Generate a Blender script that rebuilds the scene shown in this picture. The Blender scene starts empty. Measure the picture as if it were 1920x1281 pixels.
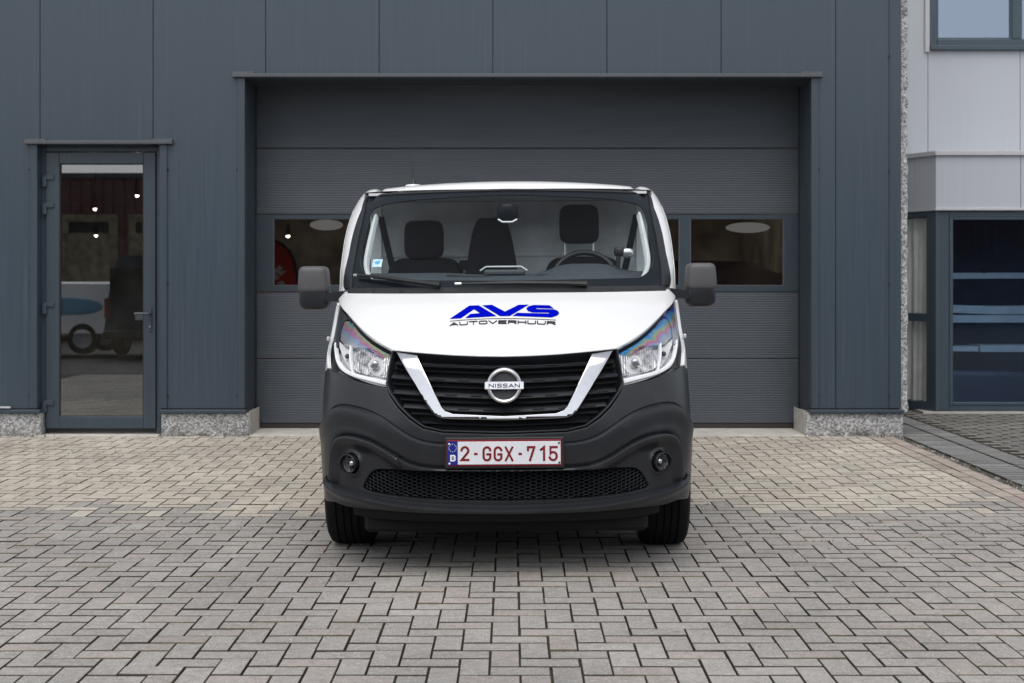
import bpy, bmesh, math, random
import numpy as np
from mathutils import Vector, Matrix
from mathutils.geometry import delaunay_2d_cdt

random.seed(7); RNG = np.random.default_rng(7)
scene = bpy.context.scene
COL = scene.collection
PI = math.pi

# ------------------------------------------------------------------ camera, sky, sun, exposure
CAM_H = 1.425
F = 2667.0            # focal length in photo pixels (50 mm on 36 mm, 1920 px)
VH = 515.0            # eye level row in the photo
cam_d = bpy.data.cameras.new('camera'); cam = bpy.data.objects.new('camera', cam_d); COL.objects.link(cam)
cam.location = (0, 0, CAM_H); cam.rotation_euler = (PI/2, 0, 0)
cam_d.sensor_width = 36.0; cam_d.lens = 50.0
cam_d.shift_y = -(640.5 - VH) / 1920.0
cam_d.clip_start = 0.1; cam_d.clip_end = 1500
cam_d.dof.use_dof = True; cam_d.dof.focus_distance = 6.9; cam_d.dof.aperture_fstop = 4.5
scene.camera = cam

SUN_EL, SUN_AZ = math.radians(62), math.radians(188)     # high behind the camera, through thick cloud
world = bpy.data.worlds.new('World'); scene.world = world; world.use_nodes = True
nt = world.node_tree; nt.nodes.clear()
sky = nt.nodes.new('ShaderNodeTexSky'); sky.sky_type = 'NISHITA'; sky.sun_disc = False
sky.sun_elevation = SUN_EL; sky.sun_rotation = SUN_AZ
sky.air_density = 1.0; sky.dust_density = 2.0; sky.ozone_density = 1.0
hs = nt.nodes.new('ShaderNodeHueSaturation'); hs.inputs['Saturation'].default_value = 0.30
bg = nt.nodes.new('ShaderNodeBackground'); bg.inputs['Strength'].default_value = 0.15
wo = nt.nodes.new('ShaderNodeOutputWorld')
nt.links.new(sky.outputs[0], hs.inputs['Color']); nt.links.new(hs.outputs[0], bg.inputs[0]); nt.links.new(bg.outputs[0], wo.inputs[0])
sun_d = bpy.data.lights.new('sun', 'SUN'); sun = bpy.data.objects.new('sun', sun_d); COL.objects.link(sun)
sun_d.energy = 1.1; sun_d.angle = math.radians(58); sun_d.color = (1.0, 0.965, 0.92)
sd = Vector((math.sin(SUN_AZ)*math.cos(SUN_EL), math.cos(SUN_AZ)*math.cos(SUN_EL), math.sin(SUN_EL)))
sun.rotation_euler = sd.to_track_quat('Z', 'Y').to_euler()
scene.view_settings.view_transform = 'Standard'; scene.view_settings.look = 'None'
scene.view_settings.gamma = 1.0; scene.view_settings.exposure = 0.46
scene.view_settings.use_curve_mapping = False

# ------------------------------------------------------------------ materials
def sock(n, *names):
    for k in names:
        if k in n.inputs: return n.inputs[k]
class NT:
    def __init__(s, name):
        s.m = bpy.data.materials.new(name); s.m.use_nodes = True; s.t = s.m.node_tree; s.t.nodes.clear()
        s.out = s.t.nodes.new('ShaderNodeOutputMaterial')
    def n(s, typ, **kw):
        nd = s.t.nodes.new(typ)
        for k, v in kw.items():
            if k.startswith('_'): setattr(nd, k[1:], v)
            else: sock(nd, k.replace('_', ' '), k).default_value = v
        return nd
    def l(s, a, b): s.t.links.new(a, b)
    def coord(s, scale=(1, 1, 1)):
        tc = s.n('ShaderNodeTexCoord'); mp = s.n('ShaderNodeMapping'); mp.inputs['Scale'].default_value = scale
        s.l(tc.outputs['Object'], mp.inputs[0]); return mp.outputs[0]
    def noise(s, vec, scale, detail=4, rough=.55):
        nn = s.n('ShaderNodeTexNoise'); nn.inputs['Scale'].default_value = scale; nn.inputs['Detail'].default_value = detail
        nn.inputs['Roughness'].default_value = rough; s.l(vec, nn.inputs['Vector']); return nn.outputs['Fac']
    def ramp(s, fac, stops):
        r = s.n('ShaderNodeValToRGB'); e = r.color_ramp.elements
        while len(e) < len(stops): e.new(.5)
        for el, (p, c) in zip(e, stops): el.position = p; el.color = (*c, 1)
        s.l(fac, r.inputs[0]); return r.outputs[0]
    def mixc(s, fac, a, b, mode='MIX'):
        m = s.n('ShaderNodeMix', _data_type='RGBA', _blend_type=mode)
        for v, k in ((fac, 0), (a, 6), (b, 7)):
            if hasattr(v, 'is_linked'): s.l(v, m.inputs[k])
            elif isinstance(v, (int, float)): m.inputs[k].default_value = v
            else: m.inputs[k].default_value = (*v, 1)
        return m.outputs[2]
    def math(s, op, a, b=None):
        m = s.n('ShaderNodeMath', _operation=op)
        for v, k in ((a, 0), (b, 1)):
            if v is None: continue
            if hasattr(v, 'is_linked'): s.l(v, m.inputs[k])
            else: m.inputs[k].default_value = v
        return m.outputs[0]
    def bump(s, h, strength, dist):
        b = s.n('ShaderNodeBump', Strength=strength, Distance=dist); s.l(h, b.inputs['Height']); return b.outputs[0]
    def pbr(s, color, rough=.5, metal=0, normal=None, spec=.5, coat=0, coat_rough=.05, **kw):
        p = s.n('ShaderNodeBsdfPrincipled')
        for v, k in ((color, 'Base Color'), (rough, 'Roughness'), (metal, 'Metallic')):
            if hasattr(v, 'is_linked'): s.l(v, p.inputs[k])
            elif k == 'Base Color': p.inputs[k].default_value = (*v, 1)
            else: p.inputs[k].default_value = v
        p.inputs['Specular IOR Level'].default_value = spec
        p.inputs['Coat Weight'].default_value = coat; p.inputs['Coat Roughness'].default_value = coat_rough
        if normal is not None: s.l(normal, p.inputs['Normal'])
        s.l(p.outputs[0], s.out.inputs[0]); return p
def vary(c, k): return tuple(max(0, x*k) for x in c)
def simple(name, c, rough=.5, metal=0, amp=.12, scale=6, coat=0, bump=0, bscale=200, spec=.5, ramp_rough=.08):
    t = NT(name); v = t.coord(); f = t.noise(v, scale)
    colr = t.ramp(f, [(.3, vary(c, 1-amp)), (.7, vary(c, 1+amp))])
    r = t.math('ADD', t.math('MULTIPLY', f, ramp_rough*2), rough-ramp_rough)
    nrm = t.bump(t.noise(v, bscale, 2), bump, .002) if bump else None
    t.pbr(colr, r, metal, nrm, spec, coat); return t.m
def glass(name, tint=(.75, .82, .84), rough=0.0, ior=1.5, boost=1.0, gcol=(1, 1, 1)):
    t = NT(name); tr = t.n('ShaderNodeBsdfTransparent'); tr.inputs[0].default_value = (*tint, 1)
    g = t.n('ShaderNodeBsdfGlossy', Roughness=rough); g.inputs[0].default_value = (*gcol, 1)
    lw = t.n('ShaderNodeLayerWeight', Blend=.5); mx = t.n('ShaderNodeMixShader'); f0 = ((ior-1)/(ior+1))**2
    fr = t.math('ADD', t.math('MULTIPLY', t.math('POWER', lw.outputs['Facing'], 5.0), 1-f0), f0)
    t.l(t.math('MINIMUM', t.math('MULTIPLY', fr, boost), 1.0), mx.inputs[0]); t.l(tr.outputs[0], mx.inputs[1]); t.l(g.outputs[0], mx.inputs[2])
    t.l(mx.outputs[0], t.out.inputs[0]); return t.m
def emit(name, c, s):
    t = NT(name); e = t.n('ShaderNodeEmission', Strength=s); e.inputs[0].default_value = (*c, 1)
    t.l(e.outputs[0], t.out.inputs[0]); return t.m

M = {}
# dark anthracite sandwich panels: faint vertical streaks and drifts of dust
def facade_mat(name, c, streak=.16, rough=.42, buckle=.25):
    t = NT(name); v = t.coord((9, 9, .22)); f = t.noise(v, 4, 5, .65); g = t.noise(t.coord(), .7, 3)
    col_a = t.ramp(f, [(.32, vary(c, 1-streak)), (.68, vary(c, 1+streak))])
    col_b = t.mixc(g, col_a, vary(c, 1.12))
    run = t.ramp(t.noise(t.coord((14, 14, .10)), 5, 3, .6), [(.60, (0, 0, 0)), (.74, (1, 1, 1))])     # pale rain runs
    col_b = t.mixc(t.math('MULTIPLY', run, .16), col_b, (.20, .21, .22))
    h = t.math('ADD', t.math('MULTIPLY', t.noise(t.coord((60, 60, .6)), 3, 2), .25), t.math('MULTIPLY', t.noise(t.coord((1, 1, .5)), 2.2, 2), 3.0))
    t.pbr(col_b, t.math('ADD', t.math('MULTIPLY', f, .18), rough-.09), 0, t.bump(h, buckle, .003), .5); return t.m
M['facade'] = facade_mat('anthracite_panel', (.038, .055, .073), .20, .32)
M['trim'] = facade_mat('anthracite_trim', (.035, .050, .066), .12, .34)
M['trim_dark'] = facade_mat('reveal_sheet', (.040, .048, .058), .08, .5)
M['lintel'] = facade_mat('weathered_flashing', (.072, .075, .084), .2, .45)
M['light_panel'] = facade_mat('pale_grey_panel', (.42, .44, .475), .05, .4)
M['light_trim'] = facade_mat('pale_grey_flashing', (.46, .46, .48), .08, .45)
M['blue_frame'] = facade_mat('blue_grey_frame', (.044, .066, .086), .12, .35)
def ribbed():
    t = NT('ribbed_door_steel'); tc = t.n('ShaderNodeTexCoord'); sp = t.n('ShaderNodeSeparateXYZ'); t.l(tc.outputs['Object'], sp.inputs[0])
    w = t.math('SINE', t.math('MULTIPLY', sp.outputs[2], 2*PI/.0157))
    g = t.noise(t.coord((.6, 1, 4)), 3, 3)
    c = t.ramp(g, [(.3, (.040, .050, .064)), (.7, (.050, .061, .076))])
    t.pbr(c, .42, 0, t.bump(w, .55, .0022)); return t.m
M['ribbed'] = ribbed()
M['door_smooth'] = facade_mat('smooth_door_frame', (.030, .046, .060), .06, .38)
def aggregate(name, scale=95):
    t = NT(name); v = t.coord(); vo = t.n('ShaderNodeTexVoronoi', Scale=scale); t.l(v, vo.inputs['Vector'])
    sh = t.n('ShaderNodeSeparateColor'); t.l(vo.outputs['Color'], sh.inputs[0])
    c = t.ramp(sh.outputs[0], [(0, (.10, .10, .105)), (.25, (.24, .24, .25)), (.6, (.42, .42, .42)), (1, (.72, .71, .69))])
    d = t.noise(v, 3.5, 4)
    c2 = t.mixc(t.math('MULTIPLY', d, .5), c, (.2, .2, .195))
    gp_ = t.n('ShaderNodeNewGeometry'); sp = t.n('ShaderNodeSeparateXYZ'); t.l(gp_.outputs['Position'], sp.inputs[0])
    lowz = t.math('MULTIPLY', t.math('MAXIMUM', t.math('SUBTRACT', .10, sp.outputs[2]), 0.0), 10.0)
    spl = t.ramp(t.noise(v, 6, 4), [(.42, (0, 0, 0)), (.62, (1, 1, 1))])
    c2 = t.mixc(t.math('MINIMUM', t.math('MULTIPLY', t.math('MULTIPLY', lowz, spl), .9), .85), c2, (.07, .07, .062))
    t.pbr(c2, .85, 0, t.bump(t.math('SUBTRACT', 1.0, vo.outputs['Distance']), .9, .006)); return t.m
M['aggregate'] = aggregate('washed_aggregate_concrete', 75)
M['concrete'] = simple('pale_concrete', (.46, .44, .40), .85, 0, .18, 9, bump=.4, bscale=120)
M['rubber'] = simple('black_rubber', (.012, .012, .013), .6, 0, .2, 20)
M['dark_seal'] = simple('brown_bottom_seal', (.030, .024, .024), .7)
# pavers: attribute tint x fine grain
def paver_mat():
    t = NT('concrete_paver'); at = t.n('ShaderNodeAttribute'); at.attribute_name = 'tint'
    tc = t.n('ShaderNodeNewGeometry'); v = tc.outputs['Position']
    n1 = t.noise(v, 190, 2, .7); n2 = t.noise(v, 28, 5, .6); n3 = t.noise(v, 1.1, 4, .6)
    k = t.ramp(n1, [(.25, (.58, .58, .58)), (.5, (1, 1, 1)), (.72, (1.32, 1.32, 1.30))])
    c = t.mixc(1.0, at.outputs['Color'], k, 'MULTIPLY')
    c = t.mixc(1.0, c, t.ramp(n2, [(.25, (.76, .75, .73)), (.55, (1.04, 1.04, 1.03))]), 'MULTIPLY')
    c = t.mixc(1.0, c, t.ramp(n3, [(.3, (.80, .80, .80)), (.65, (1.07, 1.06, 1.04))]), 'MULTIPLY')
    vo = t.n('ShaderNodeTexVoronoi', Scale=230.0); t.l(v, vo.inputs['Vector'])
    sh = t.n('ShaderNodeSeparateColor'); t.l(vo.outputs['Color'], sh.inputs[0])
    fl = t.ramp(sh.outputs[0], [(.93, (0, 0, 0)), (.96, (1, 1, 1))])
    lum = t.n('ShaderNodeSeparateColor'); t.l(at.outputs['Color'], lum.inputs[0])
    c = t.mixc(t.math('MULTIPLY', t.math('MULTIPLY', fl, .5), t.math('MINIMUM', t.math('MULTIPLY', t.math('MAXIMUM', t.math('SUBTRACT', lum.outputs[0], .1), 0.0), 8.0), 1.0)), c, (.66, .64, .60))
    st = t.ramp(t.noise(v, 4.5, 5, .7), [(.62, (0, 0, 0)), (.72, (1, 1, 1))])           # old drips and tyre dust
    c = t.mixc(t.math('MULTIPLY', st, .35), c, (.13, .12, .105))
    t.pbr(c, .86, 0, t.bump(n1, .5, .0025), .3); return t.m
M['paver'] = paver_mat()
def joint_mat():
    t = NT('joint_sand_and_moss'); v = t.coord(); n = t.noise(v, 5, 5); n2 = t.noise(v, 90, 3)
    c = t.ramp(n, [(.35, (.055, .046, .036)), (.55, (.062, .052, .036)), (.66, (.070, .070, .030))])
    c = t.mixc(.5, c, t.ramp(n2, [(.3, (.03, .027, .022)), (.7, (.13, .115, .09))]))
    t.pbr(c, .95, 0, t.bump(n2, .8, .004), .1); return t.m
M['joint'] = joint_mat()
M['asphalt'] = simple('asphalt', (.065, .063, .062), .9, 0, .25, 3, bump=.5, bscale=180)
M['gravel'] = aggregate('dark_gravel', 60)
# van
def paint(name, c, dirt=.06):
    t = NT(name); v = t.coord(); f = t.noise(v, 2.2, 5)
    cc = t.ramp(f, [(.3, vary(c, 1-dirt)), (.65, c)])
    t.pbr(cc, .30, 0, None, .5, .8, .04); return t.m
M['white'] = paint('white_car_paint', (.80, .80, .79))
def plastic(name, c, rough=.5):
    t = NT(name); v = t.coord(); f = t.noise(v, 5, 6, .65); g = t.noise(v, 900, 2)
    cc = t.ramp(f, [(.3, vary(c, .85)), (.58, c), (.72, vary(c, 1.6)), (.85, vary(c, 2.4))])
    t.pbr(cc, t.math('ADD', t.math('MULTIPLY', f, .2), rough-.1), 0, t.bump(g, .25, .0006), .5); return t.m
M['bumper'] = plastic('grained_dark_grey_plastic', (.015, .0165, .020), .32)
M['black'] = plastic('matt_black_plastic', (.010, .011, .012), .5)
M['slat'] = plastic('grille_black_plastic', (.016, .019, .023), .36)
M['mirror_shell'] = plastic('mirror_shell_plastic', (.085, .083, .088), .5)
M['tyre'] = simple('tyre_rubber', (.008, .008, .008), .85, 0, .3, 12, spec=.2)
M['rim'] = simple('steel_rim', (.25, .25, .26), .4, .8)
M['chrome'] = simple('chrome', (.60, .60, .61), .08, 1, .04, 30, ramp_rough=.03)
M['chrome_soft'] = simple('satin_chrome', (.70, .70, .71), .22, 1, .06, 40, ramp_rough=.04)
M['void'] = simple('dark_cavity', (.006, .006, .007), .8)
M['under'] = simple('underbody_black', (.008, .008, .008), .75, spec=.25)
M['screen_glass'] = glass('windscreen_glass', (.92, .96, .975), 0, 1.45, .35)
M['side_glass'] = glass('side_window_glass', (.88, .92, .93))
M['frit'] = simple('black_glass_border', (.006, .008, .011), .3, spec=.15)
M['pillar_trim'] = simple('black_pillar_trim', (.011, .013, .016), .45)
M['lens'] = glass('headlamp_lens', (.98, .985, .99), 0, 1.45, .45)
M['fabric'] = simple('black_seat_fabric', (.012, .013, .015), .9, 0, .2, 60, bump=.3, bscale=400)
M['dash'] = simple('dark_dashboard', (.045, .055, .062), .62, 0, .1, 30)
M['liner'] = simple('grey_headliner', (.70, .71, .71), .9)
M['bulkhead'] = simple('white_bulkhead', (.90, .92, .93), .6)
M['trim_light'] = simple('light_pillar_trim', (.62, .64, .63), .6)
M['drl'] = simple('white_light_guide', (.86, .87, .88), .25, 0, .03)
def fluted(name, lo, mid, hi):
    t = NT(name); tc = t.n('ShaderNodeTexCoord'); sp = t.n('ShaderNodeSeparateXYZ'); t.l(tc.outputs['Object'], sp.inputs[0])
    n2 = t.noise(t.coord((1, 1, .25)), 42, 2)
    w = t.math('SINE', t.math('ADD', t.math('MULTIPLY', sp.outputs[0], 2*PI/.0115), t.math('MULTIPLY', n2, 5.0)))
    t.pbr(t.ramp(n2, [(.3, lo), (.52, mid), (.72, hi)]), .2, .65, t.bump(w, .8, .004)); return t.m
M['fluted'] = fluted('fluted_reflector', (.22, .22, .23), (.62, .62, .63), (.9, .9, .9))
M['fog_bowl'] = fluted('dark_fog_reflector', (.05, .05, .055), (.18, .18, .19), (.5, .5, .5))
def rainbow(x1, z1, x2, z2):
    """polarised-light colours of the lens, painted as bands along the bonnet edge"""
    t = NT('painted_rainbow_bezel'); tc = t.n('ShaderNodeTexCoord'); sp = t.n('ShaderNodeSeparateXYZ'); t.l(tc.outputs['Object'], sp.inputs[0])
    k = (z1-z2)/(x1-x2); ax = t.math('ABSOLUTE', sp.outputs[0])
    line = t.math('ADD', t.math('MULTIPLY', t.math('SUBTRACT', ax, x2), k), z2)
    d = t.math('MULTIPLY', t.math('SUBTRACT', line, sp.outputs[2]), 1/.16)
    d = t.math('ADD', d, t.math('MULTIPLY', t.math('SUBTRACT', t.noise(t.coord(), 11, 2), .5), .45))
    c = t.ramp(d, [(.0, (.03, .03, .10)), (.10, (.015, .05, .55)), (.22, (.03, .32, .62)), (.34, (.42, .44, .20)), (.45, (.55, .18, .38)), (.58, (.30, .45, .60)), (.75, (.5, .5, .52))])  # ramp puts the polarised rainbow sheen into the bezel colour
    t.pbr(c, .2, .7); return t.m
M['lamp_grey'] = simple('lamp_housing_grey', (.62, .62, .62), .28, .25, .1, 20)
M['lamp_dark'] = simple('lamp_housing_dark', (.03, .035, .04), .3, .3)
M['logo_blue'] = simple('royal_blue_vinyl', (.001, .004, .40), .6, 0, .02, spec=0)
M['logo_black'] = simple('black_vinyl', (.012, .012, .014), .4)
M['plate_white'] = simple('plate_white', (.72, .73, .76), .4, 0, .05)
M['plate_red'] = simple('plate_dark_red', (.19, .008, .012), .45, spec=.25)
M['plate_blue'] = simple('plate_blue', (.006, .014, .20), .4)
M['white_dot'] = simple('white_print', (.8, .8, .8), .5)
M['ink'] = simple('black_ink', (.01, .01, .012), .4)
M['sticker'] = simple('pale_blue_sticker', (.55, .72, .80), .5, 0, .35, 60)
M['sticker_blue'] = simple('blue_sticker_print', (.12, .35, .55), .5)
# interiors
M['room'] = simple('dim_showroom_wall', (.30, .26, .20), .8, 0, .6, 1.8)
M['room_floor'] = simple('showroom_floor', (.14, .13, .12), .5)
M['door_glass'] = glass('door_glass', (.55, .58, .6), 0, 1.5, 4.5)
M['gate_glass'] = glass('gate_window_glass', (.72, .72, .70), 0, 1.5, .9)
M['blue_glass'] = glass('blue_tinted_glass', (.72, .80, .87), 0, 1.5, 1.0)
M['clear_glass'] = glass('clear_window_glass', (.94, .95, .95), 0, 1.5, .7)
M['upper_glass'] = glass('upper_window_glass', (.28, .38, .52), 0, 1.9, 3.0, (.74, .83, .96))
M['curtain'] = simple('grey_voile_curtain', (.78, .77, .74), .9, 0, .08, 8)
M['blue_room'] = simple('dark_blue_room', (.055, .085, .12), .8)
M['shelf'] = simple('grey_shelf_board', (.50, .53, .56), .5)
M['tub'] = simple('navy_tub_plastic', (.02, .035, .075), .5)
M['red_flag'] = simple('red_flag_cloth', (.62, .05, .03), .8)
M['flag_print'] = simple('white_flag_print', (.62, .60, .56), .8)
M['bulb'] = emit('warm_bulb', (1.0, .86, .62), 25)
M['disc_lamp'] = emit('pale_disc_lamp', (.9, .88, .88), .17)
M['ivy'] = simple('weathered_olive_door', (.22, .19, .12), .8, 0, .55, 5)
M['red_hall'] = facade_mat('oxblood_cladding', (.10, .028, .030), .15, .6)
M['dark_blue_paint'] = simple('dark_blue_paint', (.008, .014, .030), .4, spec=.2)
M['car_black'] = paint('black_paint', (.012, .012, .013))

# ------------------------------------------------------------------ helpers
def tag(o, label=None, cat=None, group=None, kind=None):
    for k, v in (('label', label), ('category', cat), ('group', group), ('kind', kind)):
        if v: o[k] = v
    return o
def empty(name, loc=(0, 0, 0), rz=0):
    o = bpy.data.objects.new(name, None); COL.objects.link(o); o.location = loc; o.rotation_euler = (0, 0, rz)
    o.empty_display_size = .2; return o
class MB:
    def __init__(s): s.v = []; s.f = []
    def add(s, vs, fs):
        b = len(s.v); s.v += [tuple(float(c) for c in p) for p in vs]; s.f += [tuple(i+b for i in f) for f in fs]; return s
    def box(s, x0, x1, y0, y1, z0, z1, c=0.0):
        if c <= 0:
            return s.add([(x0, y0, z0), (x1, y0, z0), (x1, y1, z0), (x0, y1, z0), (x0, y0, z1), (x1, y0, z1), (x1, y1, z1), (x0, y1, z1)],
                         [(0, 3, 2, 1), (4, 5, 6, 7), (0, 1, 5, 4), (1, 2, 6, 5), (2, 3, 7, 6), (3, 0, 4, 7)])
        vs = []; lo = (x0, y0, z0); hi = (x1, y1, z1); idx = {}
        for sx in (0, 1):
            for sy in (0, 1):
                for sz in (0, 1):
                    sgn = (sx, sy, sz)
                    for ax in range(3):
                        p = []
                        for k in range(3):
                            base = hi[k] if sgn[k] else lo[k]
                            p.append(base if k == ax else base + (-c if sgn[k] else c))
                        idx[(sx, sy, sz, ax)] = len(vs); vs.append(tuple(p))
        fs = []
        for ax in range(3):
            a, b = [k for k in range(3) if k != ax]
            for sg in (0, 1):
                q = []
                for (i, j) in ((0, 0), (1, 0), (1, 1), (0, 1)):
                    t = [0, 0, 0]; t[ax] = sg; t[a] = i; t[b] = j; q.append(idx[(*t, ax)])
                fs.append(q)
        for ax in range(3):           # edges along ax
            a, b = [k for k in range(3) if k != ax]
            for i in (0, 1):
                for j in (0, 1):
                    t0 = [0, 0, 0]; t0[a] = i; t0[b] = j; t1 = list(t0); t1[ax] = 1
                    fs.append([idx[(*t0, a)], idx[(*t1, a)], idx[(*t1, b)], idx[(*t0, b)]])
        for sx in (0, 1):
            for sy in (0, 1):
                for sz in (0, 1): fs.append([idx[(sx, sy, sz, k)] for k in range(3)])
        cx = np.array([(lo[k]+hi[k])/2 for k in range(3)]); out = []
        for f in fs:
            P = [np.array(vs[i]) for i in f]; n = np.cross(P[1]-P[0], P[2]-P[0])
            out.append(tuple(f) if np.dot(n, sum(P)/len(P)-cx) > 0 else tuple(reversed(f)))
        return s.add(vs, out)
    def tube(s, pts, r, seg=10, cap=True):
        pts = [Vector(p) for p in pts]; rr = r if isinstance(r, (list, tuple)) else [r]*len(pts); rings = []
        for i, p in enumerate(pts):
            d = (pts[min(i+1, len(pts)-1)] - pts[max(i-1, 0)]).normalized()
            u = d.cross(Vector((0, 0, 1)) if abs(d.z) < .9 else Vector((1, 0, 0))).normalized(); w = d.cross(u)
            rings.append([p + (u*math.cos(2*PI*k/seg) + w*math.sin(2*PI*k/seg))*rr[i] for k in range(seg)])
        vs = [q for R in rings for q in R]; fs = []
        for i in range(len(rings)-1):
            for k in range(seg):
                a = i*seg+k; b = i*seg+(k+1) % seg; fs.append((a, a+seg, b+seg, b))
        if cap: fs.append(tuple(range(seg))); fs.append(tuple(reversed(range((len(rings)-1)*seg, len(rings)*seg))))
        return s.add(vs, fs)
    def lathe(s, prof, seg=48, axis='x', c=(0, 0, 0), close=False):
        vs = []; n = len(prof)
        for k in range(seg):
            t = 2*PI*k/seg
            for (h, r) in prof:
                p = {'x': (h, r*math.cos(t), r*math.sin(t)), 'y': (r*math.cos(t), h, r*math.sin(t)), 'z': (r*math.cos(t), r*math.sin(t), h)}[axis]
                vs.append((p[0]+c[0], p[1]+c[1], p[2]+c[2]))
        fs = []
        for k in range(seg):
            for i in range(n if close else n-1):
                j = (i+1) % n; k2 = (k+1) % seg; fs.append((k*n+i, k2*n+i, k2*n+j, k*n+j))
        return s.add(vs, fs)
    def sell(s, c, r, e1=.4, e2=.4, nu=28, nv=18, fn=None):
        sp = lambda t, e: math.copysign(abs(t)**e, t); vs = []; fs = []
        for i in range(nv+1):
            ph = -PI/2+PI*i/nv
            for j in range(nu):
                th = 2*PI*j/nu
                p = (c[0]+r[0]*sp(math.cos(ph), e1)*sp(math.cos(th), e2), c[1]+r[1]*sp(math.cos(ph), e1)*sp(math.sin(th), e2), c[2]+r[2]*sp(math.sin(ph), e1))
                vs.append(fn(p) if fn else p)
        for i in range(nv):
            for j in range(nu): fs.append((i*nu+j, i*nu+(j+1) % nu, (i+1)*nu+(j+1) % nu, (i+1)*nu+j))
        return s.add(vs, fs)
    def build(s, name, mat, parent=None, smooth=35, xf=None, fix=True):
        me = bpy.data.meshes.new(name)
        vs = [xf(p) for p in s.v] if xf else s.v
        me.from_pydata(vs, [], s.f)
        if fix:
            bm = bmesh.new(); bm.from_mesh(me); bmesh.ops.remove_doubles(bm, verts=bm.verts, dist=1e-5)
            bmesh.ops.recalc_face_normals(bm, faces=bm.faces); bm.to_mesh(me); bm.free()
        me.materials.append(M[mat] if isinstance(mat, str) else mat)
        if smooth:
            me.polygons.foreach_set('use_smooth', [True]*len(me.polygons)); me.set_sharp_from_angle(angle=math.radians(smooth))
        me.update()
        o = bpy.data.objects.new(name, me); COL.objects.link(o)
        if parent: o.parent = parent
        return o
def box(name, mat, parent, *a, c=.0, **k): return MB().box(*a, c=c).build(name, mat, parent, **k)
def inst(o, parent, loc=None, name=None):
    c = o.copy(); COL.objects.link(c); c.parent = parent
    if loc: c.location = loc
    return c
def U(u, Y): return (u-960)*Y/F
def V(v, Y): return CAM_H-(v-VH)*Y/F

# ------------------------------------------------------------------ ground and paving
YW = F/213.0                     # facade plane
YD = YW*1.044                    # overhead door plane
XE = 3.36                        # edge of the yard paving
g = MB().box(-260, 260, -260, 260, -.40, -.075).build('ground', 'asphalt', smooth=0); tag(g, kind='structure')

pave = empty('pavement'); tag(pave, kind='structure')
UNIT = .1105
def paver_geo(x0, x1, y0, y1, zt, tilt, cx_=.0026, cy_=.0036, d=.06):
    vs = []; ring = ((x0, y0), (x1, y0), (x1, y1), (x0, y1)); top = ((x0+cx_, y0+cy_), (x1-cx_, y0+cy_), (x1-cx_, y1-cy_), (x0+cx_, y1-cy_))
    for (x, y) in ring: vs.append((x, y, zt-d))
    for (x, y) in ring: vs.append((x, y, zt-.0042))
    for (x, y) in top: vs.append((x, y, zt-.0002))
    for (x, y) in top: vs.append((x, y, zt))
    cx, cy = (x0+x1)/2, (y0+y1)/2
    vs = [(x, y, z+tilt[0]*(x-cx)+tilt[1]*(y-cy)) for x, y, z in vs]
    fs = [(12, 13, 14, 15)]
    for k in range(4):
        j = (k+1) % 4; fs += [(k, j, 4+j, 4+k), (4+k, 4+j, 8+j, 8+k)]
    return vs, fs
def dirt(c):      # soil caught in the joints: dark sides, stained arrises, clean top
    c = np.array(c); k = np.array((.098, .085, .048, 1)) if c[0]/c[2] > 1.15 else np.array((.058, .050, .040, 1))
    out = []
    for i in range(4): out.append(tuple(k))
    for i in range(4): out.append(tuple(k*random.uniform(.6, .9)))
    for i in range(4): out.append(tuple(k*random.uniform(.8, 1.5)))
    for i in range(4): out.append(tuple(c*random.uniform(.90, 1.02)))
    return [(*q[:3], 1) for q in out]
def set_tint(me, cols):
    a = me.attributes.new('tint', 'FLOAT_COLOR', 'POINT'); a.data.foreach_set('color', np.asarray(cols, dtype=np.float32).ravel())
X0, X1, Y0, Y1 = -6.6, XE-.24, 3.4, YW+.02
pv = []
nx = int((X1-X0)/UNIT)+6; ny = int((Y1-Y0)/UNIT)+6
def zone_col(cx, cy):
    lim = 8.62+.10*math.sin(cx*1.7)+.05*math.sin(cx*5.3+1)-max(0, cx-1.6)*.20*(1 if cx > 1.6 else 0)*-1
    j = random.gauss(0, .22)
    t = random.gauss(0, 1)
    if cy+j*.9 > lim:
        c = np.array((.462, .425, .372))*(1+.045*t)
        if random.random() < .25: c *= np.array((1.0, .97, .97))
    else:
        c = np.array((.318, .303, .288))*(1+.04*t)
        if random.random() < .2: c = c*np.array((1.03, .985, .98))
    return tuple(np.clip(c, .1, .6))+(1,)
for k in range(-4, ny):
    for i in range(-4, nx):
        r = (i-k) % 4
        if r == 0: cell = (i, i+2, k, k+1)
        elif r == 3: cell = (i, i+1, k, k+2)
        else: continue
        gx_, gy_ = .0024, .0046
        jx, jy = random.gauss(0, .0009), random.gauss(0, .0009)
        x0, x1 = X0+cell[0]*UNIT+gx_+jx, X0+cell[1]*UNIT-gx_+jx; y0, y1 = Y0+cell[2]*UNIT+gy_+jy, Y0+cell[3]*UNIT-gy_+jy
        x0, x1, y0, y1 = max(x0, X0), min(x1, X1), max(y0, Y0), min(y1, Y1)
        if x1-x0 < .03 or y1-y0 < .03: continue
        pv.append((x0, x1, y0, y1))
for yb in np.arange(Y0, Y1-.01, .22):      # border course along the boundary
    for xb in (XE-.236, XE-.118):
        off = .11 if xb > XE-.2 else 0
        pv.append((xb+.003, xb+.113, max(Y0, yb+.003+off), min(Y1, yb+.217+off)))
def vis(p):
    cx, cy = (p[0]+p[1])/2, (p[2]+p[3])/2
    u = 960+cx*F/cy; v = VH+CAM_H*F/cy
    return -10 < u < 1930 and v < 1285 and not (abs(cx+.03) < .62 and 6.8 < cy < 11.5)
order = sorted([i for i, p in enumerate(pv) if vis(p)], key=lambda i: pv[i][2]+pv[i][3])[:300]
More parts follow.
